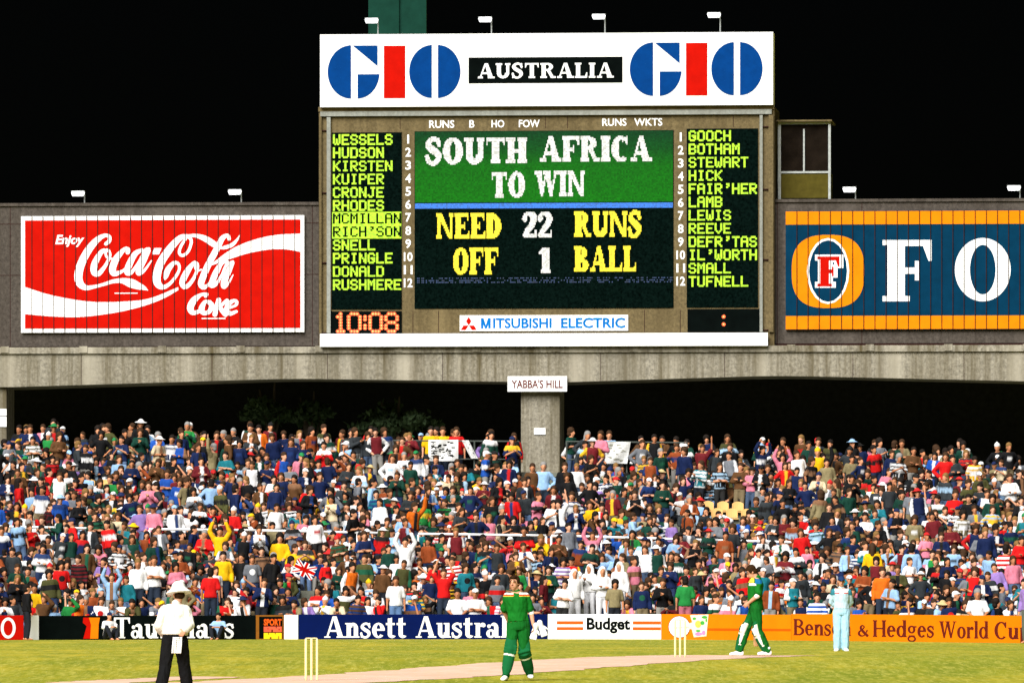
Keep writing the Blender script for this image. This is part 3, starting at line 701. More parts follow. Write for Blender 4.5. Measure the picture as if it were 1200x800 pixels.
# lamps on the wall tops
def lamp(label, px, top, base, ref, y):
    L = Fac('sign_lamp', label, 'lamp', px + 7, base, y, ref, 'lamps lighting the signs')
    z0, z1 = fz(base, ref), fz(top + 3, ref)
    x1 = fx(px + 7)
    k = L.mb(); k.tube([(x1, y, z0), (x1, y, z1), (x1 - .1, y - .12, z1 + .03)], .022, 6); k.build('pole', M['steel'], L.root)
    k = L.mb(); xs_ = fx(px); k.tube([(xs_ - .2, y - .15, z1), (xs_ - .17, y - .15, z1 + .01), (xs_ + .17, y - .15, z1 + .01), (xs_ + .2, y - .15, z1)], [.05, .085, .085, .05], 10)
    k.build('lamp_head', M['lamp'], L.root, smooth=True)
    k = L.mb(); k.box(xs_ - .21, y - .16, z1 + .07, xs_ + .21, y - .02, z1 + .10); k.build('hood', M['steel'], L.root)
for px, top, base, ref, y, lb in ((436, 21, 41, 640, 0, 'white lamp on a short pole over the header sign before the green tower'), (569, 20.5, 41, 640, 0, 'white lamp on a short pole over the header sign, second from the green tower'),
        (702, 18, 41, 640, 0, 'white lamp on a short pole over the header sign, third from the green tower'), (837, 17, 41, 640, 0, 'white lamp on a short pole over the header sign, farthest from the green tower'),
        (90, 223.5, 239, 190, .4, 'white lamp on the wall above the start of the red billboard'), (274, 222.5, 239, 190, .4, 'white lamp on the wall above the red billboard, nearer the scoreboard'),
        (995, 219, 235, 1050, .4, 'white lamp on the wall just beside the olive cabin'), (1188, 218, 235, 1050, .4, 'white lamp on the wall above the big white letter O')):
    lamp(lb, px, top, base, ref, y)

# control cabin
K = Fac('control_cabin', 'small olive cabin with dark two-pane window on the wall beside the scoreboard', 'cabin', 941, 232, .6, 941)
k = K.mb(); K.box(k, 912, 200, 971, 231, .6, 2.6); K.box(k, 914, 144, 969, 200, 2.2, 2.6); k.build('body', M['olive'], K.root)
wnd = K.solid('window', M['glass'], 914, 145, 970, 200, .66, .72)
k = K.mb(); K.box(k, 910.5, 141, 914, 232.5, .56, .7); K.box(k, 969.6, 141, 972.5, 232.5, .56, .7); K.box(k, 914, 199.6, 969.6, 202, .57, .69); K.box(k, 940, 150, 942, 199.6, .59, .67); K.box(k, 914, 142, 969.6, 144.5, .57, .69)
k.build('window_frame', M['steel'], wnd)
K.solid('roof', M['frame'], 909, 139.6, 974, 141.6, .4, 2.8)
k = K.mb(); K.box(k, 920, 155.5, 963, 158, 1.0, 1.1); k.build('inner_rail', M['frame'], K.root)

# floodlight tower behind
tw = W(466, 41, 266); T = thing('floodlight_tower', 'dark green floodlight tower rising behind the header sign into the night', 'tower', (tw.x, 266, cz))
k = MB((tw.x, 266, cz)); k.box(tw.x - 1.0, 265.2, cz, tw.x + 1.0, 267, 40); k.build('shaft', M['tower'], T)
k = MB((tw.x, 266, cz)); k.box(tw.x - .06, 265.1, cz, tw.x + .06, 265.2, 40); k.build('cable_tray', M['tower'], T)
k = MB((tw.x, 266, cz)); k.box(tw.x - 4, 265, 40, tw.x + 4, 266, 46); k.build('lamp_frame', M['steel'], T)

# ------------------------------------------------------------------ boundary hoardings
class Board:
    def __init__(s, label, p0, p1, top, m, name='advertising_board', d0=None, d1=None, bot=None):
        s.d0 = d0 or board_d(p0); s.d1 = d1 or board_d(p1)
        s.A = Vector(((p0 - 600) * s.d0 / FPX, s.d0, 0)); s.Bv = Vector(((p1 - 600) * s.d1 / FPX, s.d1, 0))
        s.L = (s.Bv - s.A).length; s.rz = math.atan2(s.Bv.y - s.A.y, s.Bv.x - s.A.x)
        s.dm = (s.d0 + s.d1) / 2
        s.root = thing(name, label, 'advertising board', s.A, s.rz, 'boards along the boundary')
        s.zt = s.z(top)
        k = MB(); k.box(0, 0, .0, s.L, .07, s.zt); s.panel = k.build('panel', m, s.root, bevel=.006)
        k = MB(); n = max(2, int(s.L / 1.5))
        for i in range(n): k.box(.1 + i * (s.L - .25) / max(1, n - 1), .075, 0, .15 + i * (s.L - .25) / max(1, n - 1), .4, s.zt - .1)
        k.build('rear_bracket', M['steel'], s.root)
    def u(s, px):
        k = (px - 600) / FPX; t = (k * s.d0 - s.A.x) / ((s.Bv.x - s.A.x) - k * (s.d1 - s.d0)); return t * s.L
    def z(s, py): return CAMZ + (HOR - py) * s.dm / FPX
    def art(s, name, m, y, shapes=(), quads=(), texts=(), dy=.3, parent=None):
        k = MB()
        for (a, b, c, d) in (scan(shapes, dy) if shapes else []) + list(quads):
            k.face([(s.u(a), y, s.z(d)), (s.u(c), y, s.z(d)), (s.u(c), y, s.z(b)), (s.u(a), y, s.z(b))])
        for v, t in texts:
            for f in t: k.face([(s.u(v[i][0]), y, s.z(v[i][1])) for i in f])
        return k.build(name, m, parent or s.root)
b = Board('red boundary board ending in a white figure nought beside the guard', -150, 27.6, 720.8, M['red'])
b.art('lettering', M['white'], -.006, shapes=[[arc(9.5, 735.5, 8.7, 12.3, 0, 360, 50), arc(9.5, 735.5, 5.4, 9.0, 0, 360, 50)]])
Board('narrow white panel between the red board and the black board', 34, 45.6, 720.6, M['white'])
b = Board('black boundary board with coloured seven and white serif name behind the umpire', 46, 299.6, 720.8, M['black'])
sv = b.art('seven_emblem', M['orange'], -.006, shapes=[P((98, 723), (117, 723), (115.5, 731), (115, 747.6), (98, 747.6), (104, 732), (98, 730))])
b.art('emblem_stroke', M['red'], -.010, shapes=[P((97.5, 723), (104, 723), (106.5, 731), (105.5, 747.6), (97.5, 747.6), (101.5, 733), (97, 729))], parent=sv)
b.art('lettering', M['white'], -.006, shapes=serif('Taubmans', 133.5, 722.8, 274.5, 747.2, sp=.05, st=.19, th=.085))
M['rust'] = mat('rust_brown_paint', (.22, .08, .01), .6, .2)
b = Board('small dark panel with red and yellow block lettering beside the black board', 300, 332.6, 720.2, M['rust'])
b.art('inner_field', M['black'], -.005, quads=[(303.6, 722, 331, 747.6)])
b.art('lettering', M['stripe'], -.010, texts=[sans('SPORT', 309, 724.6, 330, 732.6, .05)])
b.art('second_row', mat('coral_paint', (.75, .10, .05), .5), -.010, quads=[(309, 733.6, 330, 740)])
b.art('second_row_gap', M['black'], -.014, quads=[(313.5, 735, 314.3, 737), (318, 737, 319.5, 740), (323, 733.6, 324, 735.6), (326.4, 736, 327.4, 738)])
b.art('third_row', mat('yellow_paint', (.85, .55, .01), .5), -.010, quads=[(309, 741, 330, 748)])
b.art('third_row_gap', M['rust'], -.014, quads=[(314, 741, 315, 743), (316, 745.8, 318, 748), (322, 741, 323, 742.6), (326, 744.8, 327, 748)])
Board('plain white square panel before the blue board', 333, 349.4, 720, M['white'])
b = Board('navy blue boundary board with long white serif name behind the green batsman', 349.8, 641.4, 719.4, M['navy'])
b.art('lettering', M['white'], -.006, shapes=serif('Ansett Australia', 380, 721.5, 622, 746.6, sp=.05, st=.2, th=.085))
b = Board('white boundary board with orange double stripes and rounded black name', 642, 774.8, 719.2, M['white'])
b.art('lettering', M['black'], -.006, texts=[sans('Budget', 687.5, 723.2, 738.5, 741.6, .035)])
b.art('stripe', M['stripe'], -.006, quads=[(652.5, 727.3, 683.5, 731.0)]); b.art('stripe', M['stripe'], -.006, quads=[(652.5, 734.2, 683.5, 737.8)])
b.art('stripe', M['stripe'], -.006, quads=[(741.5, 727.3, 774.5, 731.0)]); b.art('stripe', M['stripe'], -.006, quads=[(741.5, 734.2, 774.5, 737.8)])
b = Board('orange boundary board with white ball emblem and map before the wicket', 775, 927, 719.4, M['orange'])
b.art('thin_stripe', M['dkorange'], -.006, quads=[(828, 735.8, 926.6, 738.4)])
bl = b.art('ball_emblem', M['white'], -.010, shapes=[disc(796.2, 734.4, 12.3, 12.4)])
b.art('ball_outline', M['maroon'], -.008, shapes=[disc(796.2, 734.4, 13, 13.1)], parent=bl)
b.art('ball_seam', mat('pink_seam', (.6, .2, .25), .6), -.014, shapes=brush([(785, 735.6, .6), (795, 735.4, 1.1), (807.5, 735.2, .6)]), parent=bl)
mp = b.art('map_emblem', M['cream'], -.012, shapes=[P((809, 720.4), (830.5, 719.6), (828, 745), (813.5, 746.4), (811, 737), (803.5, 736), (806, 730.5), (811.5, 729))])
b.art('map_green', mat('map_green_paint', (.05, .32, .05), .6), -.016, shapes=[disc(814, 724.5, 2.2, 1.6), disc(826, 722.8, 3.4, 1.7), disc(823.5, 729.5, 2.6, 2.4), disc(828, 726.4, 1.1, 2.2), disc(818.5, 738.8, 2.8, 1.3)], parent=mp)
b.art('map_violet', mat('map_violet_paint', (.45, .2, .42), .6), -.016, shapes=[disc(819, 742.5, 4.4, 2.2), disc(825, 741, 2.2, 2.8)], parent=mp)
b.art('map_ochre', mat('map_ochre_paint', (.75, .45, .08), .6), -.0155, shapes=[disc(818.5, 731, 3.6, 4.2)], parent=mp)
b = Board('orange boundary board with long maroon serif lettering behind the pale blue fielder', 927.3, 1222, 719.9, M['orange'])
LS = dict(st=.20, th=.082, sl=.05, sh=.055)
b.art('lettering', M['maroon'], -.006, shapes=serif('Benson', 930, 725.9, 997.5, 745.2, sp=.05, **LS) + serif('&', 1005, 731, 1017.5, 745.6, **LS) + serif('Hedges', 1023, 726.5, 1095, 746, sp=.05, **LS) + serif('World', 1100.5, 727, 1158.5, 746.6, sp=.05, **LS) + serif('Cup', 1165.5, 727.4, 1208, 747, sp=.05, **LS))

# ------------------------------------------------------------------ wickets
M['stump'] = mat('pale_stump_wood', (.80, .66, .34), .5, .06)
def wicket(p, label):
    t = thing('wicket', label, 'wicket', (p.x, p.y, prof(p.y)), 0, 'two wickets on the pitch')
    ang = math.atan2(nx.y, nx.x) * .35
    for i in (-1, 0, 1):
        x, y = i * .0955 * math.cos(ang), i * .0955 * math.sin(ang)
        k = MB(); k.tube([(x, y, -.02), (x, y, .05), (x, y, .69), (x, y, .711)], [.012, .0215, .0215, .016], 10); k.build('stump', M['stump'], t, smooth=True)
    for i in (-.5, .5):
        x, y = i * .0955 * math.cos(ang), i * .0955 * math.sin(ang); dx, dy = .05 * math.cos(ang), .05 * math.sin(ang)
        k = MB(); k.tube([(x - dx, y - dy, .718), (x, y, .718), (x + dx, y + dy, .718)], [.006, .010, .006], 8); k.build('bail', M['stump'], t)
wicket(nearW, 'near wicket of three pale stumps standing between the umpire and the bareheaded batsman')
wicket(farW, 'far wicket of three pale stumps standing before the white ball emblem')

# ------------------------------------------------------------------ trees behind the gap
M['leaf'] = None
def leaf_material():
    N = Nodes('dark_leaves'); c = N.ramp(N.noise(N.coords(), 1.2, 3), [(.3, (.025, .05, .016)), (.7, (.06, .11, .035))])
    N.l(c, N.b.inputs['Base Color']); N.b.inputs['Roughness'].default_value = .8; return N.m
M['leaf'] = leaf_material(); M['bark'] = mat('bark', (.07, .055, .04), .9, .3)
def tree(px, py, d, R, h0, label, seed):
    r = np.random.default_rng(seed); c = W(px, py, d); base = Vector((c.x, d, cz - .05))
    t = thing('tree', label, 'tree', base, 0, 'dark trees beyond the gap')
    k = MB(base); k.tube([base, (base.x + .1, d, cz + h0 * .6), (c.x, d, c.z)], [.26, .2, .1], 8)
    for i in range(5):
        a = i * 1.3; k.tube([(base.x + .1, d, cz + h0 * .6), (c.x + math.cos(a) * R * .6, d + math.sin(a) * R * .5, c.z + .2 * i)], [.1, .03], 6)
    k.build('trunk', M['bark'], t)
    k = MB(base)
    cl = r.normal(0, .45, (16, 3)) * R
    for i in range(2600):
        q = cl[r.integers(16)] + r.normal(0, .2, 3) * R; q[2] *= .6; q += np.array(c)
        u, w = r.normal(size=3), r.normal(size=3); u = u / np.linalg.norm(u) * .12; w = w / np.linalg.norm(w) * .07
        k.face([q - u, q + w, q + u, q - w])
    k.build('crown', M['leaf'], t)
tree(460, 494, 244.3, .8, 2.0, 'dark round green tree half lit under the beam behind the yellow shirts', 3)
tree(315, 478, 245.2, .7, 2.4, 'tall dim tree under the beam below the end of the red billboard', 5)
tree(362, 488, 245.2, .6, 1.6, 'lower dim bush-like tree between the tall and the round tree', 6)

# ------------------------------------------------------------------ people: overlapping lofts fused into one skin, clothes as looser shells
V3 = lambda *a: np.array(a, float)
def loft(rings, n=14):
    v, f = [], []
    for c, u, w in rings:
        for j in range(n):
            a = 2 * math.pi * j / n; v.append(c + u * math.cos(a) + w * math.sin(a))
    for k in range(len(rings) - 1):
        for j in range(n):
            a, b = k * n + j, k * n + (j + 1) % n; f.append((a, b, b + n, a + n))
    f.append(tuple(reversed(range(n)))); f.append(tuple((len(rings) - 1) * n + j for j in range(n)))
    return np.array(v), f
def frame(t):
    t = t / (np.linalg.norm(t) + 1e-9); h = V3(0, 1, 0) if abs(t[1]) < .9 else V3(1, 0, 0)
    u = np.cross(h, t); u /= np.linalg.norm(u); return t, u, np.cross(t, u)
def cap(p0, p1, r0, r1, n=12, bulge=None):
    p0, p1 = np.array(p0, float), np.array(p1, float); t, u, w = frame(p1 - p0); R = []
    for a in (80, 55, 25): R.append((p0 - t * r0 * math.sin(math.radians(a)), r0 * math.cos(math.radians(a))))
    R.append((p0, r0))
    if bulge: R.append((p0 + (p1 - p0) * bulge[0], bulge[1]))
    R.append((p1, r1))
    for a in (25, 55, 80): R.append((p1 + t * r1 * math.sin(math.radians(a)), r1 * math.cos(math.radians(a))))
    return loft([(c, u * r, w * r) for c, r in R], n)
def ell(c, rx, ry, rz, rot=None, n=16):
    R = []
    for a in (-80, -60, -35, -12, 12, 35, 60, 80):
        s, k = math.sin(math.radians(a)), math.cos(math.radians(a)); R.append((V3(0, 0, s * rz), V3(rx * k, 0, 0), V3(0, ry * k, 0)))
    v, f = loft(R, n)
    if rot is not None: v = v @ np.array(rot).T
    return v + np.array(c, float), f
def rotm(yaw=0, pitch=0, roll=0): return np.array(Euler((math.radians(pitch), math.radians(roll), math.radians(yaw)), 'XYZ').to_matrix())

def wrinkle(me, amp, fr=9.0):
    n = len(me.vertices); co = np.empty(n * 3, np.float32); no = np.empty(n * 3, np.float32)
    me.vertices.foreach_get('co', co); me.vertices.foreach_get('normal', no); co = co.reshape(-1, 3); no = no.reshape(-1, 3); a = np.empty((n, 1), np.float32)
    for i, (x, y, z) in enumerate(co.tolist()):
        q = Vector((x * fr, y * fr, z * fr * .55 + x * 2.5)); a[i] = 1 - 2 * abs(mnoise.noise(q) + .5 * mnoise.noise(q * 2.1 + Vector((7, 3, 1))))
    me.vertices.foreach_set('co', (co + no * a * amp).ravel())
    me.update()
def fuse(prims, name, voxel, smooth=2, ratio=None, wr=0.0):
    v, f, o = [], [], 0
    for pv, pf in prims:
        v.append(pv); f += [tuple(i + o for i in q) for q in pf]; o += len(pv)
    me = bpy.data.meshes.new('tmp'); me.from_pydata(np.vstack(v).tolist(), [], f)
    ob = bpy.data.objects.new('tmp', me); COL.objects.link(ob)
    r = ob.modifiers.new('r', 'REMESH'); r.mode = 'VOXEL'; r.voxel_size = voxel
    if smooth: s = ob.modifiers.new('s', 'SMOOTH'); s.iterations = smooth; s.factor = .5
    if ratio: d = ob.modifiers.new('d', 'DECIMATE'); d.ratio = ratio
    dg = bpy.context.evaluated_depsgraph_get(); out = bpy.data.meshes.new_from_object(ob.evaluated_get(dg))
    out.name = name; bpy.data.objects.remove(ob); bpy.data.meshes.remove(me)
    if wr: wrinkle(out, wr)
    out.polygons.foreach_set('use_smooth', [True] * len(out.polygons))
    return out

def J(**kw):
    """joints of a standing figure 1.75 m tall facing -Y; override any"""
    d = dict(hip=(0, 0, .92), neck=(0, .005, 1.46), head=(0, -.015, 1.635), yaw=0, pitch=0, roll=0, lean=0.0,
             sl=(-.185, 0, 1.405), sr=(.185, 0, 1.405), el=(-.245, .03, 1.12), er=(.245, .03, 1.12), wl=(-.25, -.05, .88), wr=(.25, -.05, .88),
             kl=(-.105, -.03, .49), kr=(.105, -.03, .49), al=(-.115, .02, .075), ar=(.115, .02, .075), hl=None, hr=None, tl=0, trr=0, belly=0.0, chest=None, hs=1.0)
    d.update(kw); d['sl'] = (d['sl'][0] * .91, d['sl'][1], d['sl'][2] - .028); d['sr'] = (d['sr'][0] * .91, d['sr'][1], d['sr'][2] - .028)
    return {k: (V3(*v) if isinstance(v, tuple) else v) for k, v in d.items()}
def spine(j, inf=0.0, top=1.06, low=-.10):
    h, n = j['hip'], j['neck']; lat = j['sr'] - j['sl']; lat = lat / np.linalg.norm(lat); ax_ = n - h; L = np.linalg.norm(ax_)
    mid = (h + n) / 2 + V3(0, j['lean'], 0)
    def c(t): return h * (1 - t) * (1 - t) + (2 * mid - (h + n) / 2) * 2 * t * (1 - t) + n * t * t
    b = j['belly']
    prof_ = [(-.14, .155, .105), (-.04, .172, .122), (.12, .165, .118 + b), (.38, .148 + b * .5, .105 + b), (.62, .165, .118), (.80, .180, .120), (.91, .158, .100), (.975, .108, .082), (1.05, .062, .062)]
    R = []
    for t, a, w in prof_:
        if t < low or t > top: continue
        d = (c(t + .01) - c(t - .01)); d /= np.linalg.norm(d); u = lat - d * lat.dot(d); u /= np.linalg.norm(u); dp = np.cross(d, u)
        R.append((c(t), u * (a + inf), dp * (w + inf)))
    return loft(R, 18)
def hand(w, e, fingers=False, curl=40, side=1, nrm=None):
    t = w - e; t = t / np.linalg.norm(t)
    if not fingers:
        T, u, q = frame(t); return [loft([(w - t * .01, u * .026, q * .02), (w + t * .05, u * .042, q * .02), (w + t * .11, u * .036, q * .018), (w + t * .165, u * .014, q * .01)], 10)]
    nrm = V3(0, -1, 0) if nrm is None else np.array(nrm, float)      # palm side
    nrm = nrm - t * nrm.dot(t); nrm /= np.linalg.norm(nrm); u = np.cross(t, nrm) * side
    out = [loft([(w - t * .01, u * .028, nrm * .021), (w + t * .04, u * .04, nrm * .017), (w + t * .085, u * .042, nrm * .014), (w + t * .098, u * .036, nrm * .010)], 12)]
    for i, ln in enumerate((.068, .078, .073, .056)):
        p = w + t * .085 + u * (.030 - .0205 * i); d = t.copy()
        for k, fr in enumerate((.45, .32, .26)):
            a = math.radians(curl * (1 + .2 * k)); d = d * math.cos(a) + nrm * math.sin(a) if k else (t * math.cos(a * .6) + nrm * math.sin(a * .6))
            d /= np.linalg.norm(d); q = p + d * ln * fr; out.append(cap(p, q, .0088 - .0008 * k, .0082 - .0008 * k, 8)); p = q
    p = w + t * .025 + u * .030; d = t * .55 + u * .75 + nrm * .25; d /= np.linalg.norm(d); q = p + d * .04; out.append(cap(p, q, .012, .010, 8))
    d2 = t * .85 + u * .25 + nrm * .4; d2 /= np.linalg.norm(d2); out.append(cap(q, q + d2 * .034, .010, .0085, 8)); return out
def head(j, fine=False):
    c = j['head'] - V3(0, 0, .022); R = rotm(j['yaw'], j['pitch'], j['roll']); hs = j['hs']; P_ = lambda x, y, z: c + R @ V3(x, y, z) * hs; E_ = lambda p, a, b, d, n=16: ell(p, a * hs, b * hs, d * hs, R, n)
    out = [E_(P_(0, .012, .022), .076, .094, .098), E_(P_(0, -.028, -.045), .057, .066, .074), E_(P_(0, -.06, -.088), .028, .026, .026),
           cap(P_(0, -.092, .012), P_(0, -.108, -.022), .010, .016, 8), E_(P_(-.078, .01, -.008), .010, .020, .034), E_(P_(.078, .01, -.008), .010, .020, .034),
           cap(j['neck'] + V3(0, 0, -.03), P_(0, .018, -.05), .058, .054)]
    if fine:
        out += [E_(P_(x, -.082, .028), .030, .014, .010, 10) for x in (-.034, .034)] + [E_(P_(0, -.092, -.052), .024, .010, .007, 10), E_(P_(0, -.090, -.066), .020, .010, .007, 10)]
    return out
def arms(j, inf=0.0, upto='wrist', hands=True, fine=False, curl=40):
    out = []
    for s, sd in (('l', -1), ('r', 1)):
        S, E, Wr = j['s' + s], j['e' + s], j['w' + s]
        E2 = E if upto != 'short' else S + (E - S) * .80
        r1 = .058 if upto != 'short' else .060
        out.append(cap(S, E2, .060 + inf, (.043 if upto != 'short' else .056) + inf, bulge=(.45, .050 + inf)))
        if upto == 'wrist': out.append(cap(E, Wr, .042 + inf, .028 + inf, bulge=(.3, .041 + inf)))
        if upto == 'long': out.append(cap(E, E + (Wr - E) * .94, .043 + inf, .034 + inf, bulge=(.3, .043 + inf)))
        if hands: out += hand(Wr, E, fine, curl, sd, j['h' + s])
    return out
def legs(j, inf=0.0, upto='ankle', feet=True, flare=0.0):
    out = []
    lat = j['kr'] - j['kl']
    for s, sd in (('l', -1), ('r', 1)):
        H = j['hip'] + V3(.088 * sd, 0, -.02); K, A_ = j['k' + s], j['a' + s]
        out.append(cap(H, K, .092 + inf, .058 + inf + flare * .4, bulge=(.35, .084 + inf)))
        if upto in ('ankle', 'trouser'): out.append(cap(K, K + (A_ - K) * (1.0 if upto == 'ankle' else .98), .056 + inf + flare * .4, .036 + inf + flare, bulge=(.3, .058 + inf + flare * .5)))
        if feet: out.append(foot(A_, j['tl'] if s == 'l' else j['trr']))
    return out
def foot(A_, yaw=0, inf=0.0, lift=0.0):
    d = V3(math.sin(math.radians(yaw)), -math.cos(math.radians(yaw)), 0); p = A_ + V3(0, 0, -.035)
    u = V3(d[1], -d[0], 0); up = V3(0, 0, 1)
    return loft([(p - d * .075, u * (.022 + inf), up * (.022 + inf)), (p - d * .05, u * (.034 + inf), up * (.042 + inf)), (p + d * .03 + up * .002, u * (.038 + inf), up * (.044 + inf)), (p + d * .11 - up * .012, u * (.046 + inf), up * (.028 + inf)), (p + d * .17 - up * .018, u * (.040 + inf), up * (.02 + inf)), (p + d * .195 - up * .02, u * (.02 + inf), up * (.012 + inf))], 12)

SIT = dict(hip=(0, .02, .50), neck=(0, .03, 1.03), head=(0, .005, 1.205), sl=(-.185, .03, .975), sr=(.185, .03, .975), el=(-.25, -.04, .73), er=(.25, -.04, .73),
           wl=(-.13, -.28, .62), wr=(.13, -.28, .62), kl=(-.13, -.40, .50), kr=(.13, -.40, .50), al=(-.13, -.38, .075), ar=(.13, -.38, .075))
def jsit(**k): d = dict(SIT); d.update(k); return J(**d)
POSES = {
    'standing': J(),
    'standing with folded arms': J(el=(-.27, -.02, 1.14), er=(.27, -.02, 1.14), wl=(.02, -.19, 1.16), wr=(-.02, -.21, 1.19)),
    'standing with both arms raised': J(el=(-.30, -.04, 1.62), er=(.29, -.06, 1.60), wl=(-.20, -.08, 1.88), wr=(.17, -.10, 1.86)),
    'standing with hands on hips': J(el=(-.37, .06, 1.15), er=(.37, .06, 1.15), wl=(-.21, -.06, .98), wr=(.21, -.06, .98)),
    'standing and clapping': J(el=(-.26, -.08, 1.14), er=(.26, -.08, 1.14), wl=(-.05, -.28, 1.26), wr=(.05, -.28, 1.28)),
    'standing with one arm raised': J(er=(.32, -.03, 1.60), wr=(.30, -.06, 1.90), yaw=15),
    'seated': jsit(),
    'seated leaning forward': jsit(neck=(0, -.15, .96), head=(0, -.22, 1.10), pitch=8, sl=(-.185, -.13, .91), sr=(.185, -.13, .91), el=(-.19, -.34, .62), er=(.19, -.34, .62), wl=(-.05, -.44, .70), wr=(.04, -.45, .71), lean=.05),
    'seated with folded arms': jsit(el=(-.27, -.0, .72), er=(.27, -.0, .72), wl=(.03, -.17, .74), wr=(-.03, -.19, .77), roll=4),
    'seated chin on hand': jsit(neck=(.02, -.06, 1.0), head=(.05, -.10, 1.165), roll=8, yaw=-14, er=(.17, -.30, .66), wr=(.09, -.22, .98), el=(-.22, -.16, .68), wl=(-.05, -.34, .60)),
    'seated and clapping': jsit(el=(-.26, -.08, .74), er=(.26, -.08, .74), wl=(-.05, -.28, .86), wr=(.05, -.29, .88), yaw=8),
    'seated turned aside': jsit(yaw=50, sl=(-.16, -.06, .975), sr=(.16, .10, .975), wl=(-.05, -.28, .62)),
    'seated shading eyes': jsit(er=(.33, -.12, 1.06), wr=(.10, -.14, 1.27), yaw=-12),
}
LIB = {}
for pn, j in POSES.items():
    j['hs'] = 1.14; j['head'] = j['head'] - V3(0, 0, .008)
    LIB[pn] = dict(j=j,
        body=fuse([spine(j, -.004)] + head(j) + arms(j) + legs(j), 'person_body', .021, 2, .42),
        long=fuse([spine(j, .022, 1.0)] + arms(j, .016, 'long', False), 'person_top', .024, 2, .40, .016),
        short=fuse([spine(j, .022, 1.0)] + arms(j, .018, 'short', False), 'person_top', .024, 2, .40, .016),
        trousers=fuse([spine(j, .008, .13, -.2)] + legs(j, .014, 'trouser', False, .015), 'person_trousers', .028, 2, .25))
def hair_mesh(kind):
    if kind == 'short': pr = [ell((0, .022, .052), .089, .101, .094), ell((0, .045, -.03), .083, .076, .075)]
    elif kind == 'bushy': pr = [ell((0, .028, .056), .108, .112, .106), ell((0, .05, -.04), .104, .085, .095)]
    elif kind == 'long': pr = [ell((0, .026, .050), .094, .104, .096), cap((0, .07, -.02), (0, .085, -.20), .075, .06), cap((-.07, .03, .0), (-.075, .03, -.16), .032, .026), cap((.07, .03, .0), (.075, .03, -.16), .032, .026)]
    elif kind == 'cap': pr = [ell((0, .014, .060), .086, .104, .076), loft([(V3(0, -.06, .062), V3(.07, 0, 0), V3(0, 0, .012)), (V3(0, -.12, .052), V3(.066, 0, 0), V3(0, 0, .010)), (V3(0, -.165, .040), V3(.035, 0, 0), V3(0, 0, .008))]), ell((0, .05, -.01), .078, .066, .055)]
    elif kind == 'sun hat': pr = [ell((0, .012, .085), .085, .098, .068), loft([(V3(0, .01, .048), V3(.175, 0, 0), V3(0, .185, 0)), (V3(0, .01, .056), V3(.18, 0, 0), V3(0, .19, 0)), (V3(0, .01, .076), V3(.11, 0, 0), V3(0, .12, 0))], 20)]
    elif kind == 'beanie': pr = [ell((0, .018, .060), .088, .104, .088), ell((0, .0, .152), .024, .024, .024)]
    elif kind == 'head scarf': pr = [ell((0, .028, .040), .092, .100, .098), cap((0, .06, 0), (0, .09, -.30), .095, .11), cap((-.08, .02, 0), (-.10, .0, -.26), .04, .05), cap((.08, .02, 0), (.10, .0, -.26), .04, .05)]
    return fuse(pr, 'person_' + ('hair' if kind in ('short', 'bushy', 'long') else 'hat'), .019, 1, .42)
HAIR = {k: hair_mesh(k) for k in ('short', 'bushy', 'long', 'cap', 'sun hat', 'beanie', 'head scarf')}

def obj_mat(name, rough, attr=False, var=.25, stripes=None):
    N = Nodes(name)
    if attr: at = N.n('ShaderNodeAttribute'); at.attribute_name = 'tint'; c = at.outputs['Color']
    else: at = N.n('ShaderNodeObjectInfo'); c = at.outputs['Color']
    f = N.ramp(N.noise(N.coords(), 11, 4, .7), [(.3, (1 - var, 1 - var, 1 - var)), (.7, (1, 1, 1))])
    c = N.mix(1.0, c, f, 'MULTIPLY')
    if stripes:
        wv = N.n('ShaderNodeTexWave', wave_type='BANDS', bands_direction='Z'); wv.inputs['Scale'].default_value = stripes
        tc = N.n('ShaderNodeTexCoord'); N.l(tc.outputs['Object'], wv.inputs['Vector'])
        c = N.mix(N.ramp(wv.outputs['Fac'], [(.49, (0, 0, 0)), (.51, (1, 1, 1))]), c, (.75, .75, .75))
    N.l(c, N.b.inputs['Base Color']); N.b.inputs['Roughness'].default_value = rough; N.b.inputs['Specular IOR Level'].default_value = .12
    return N.m
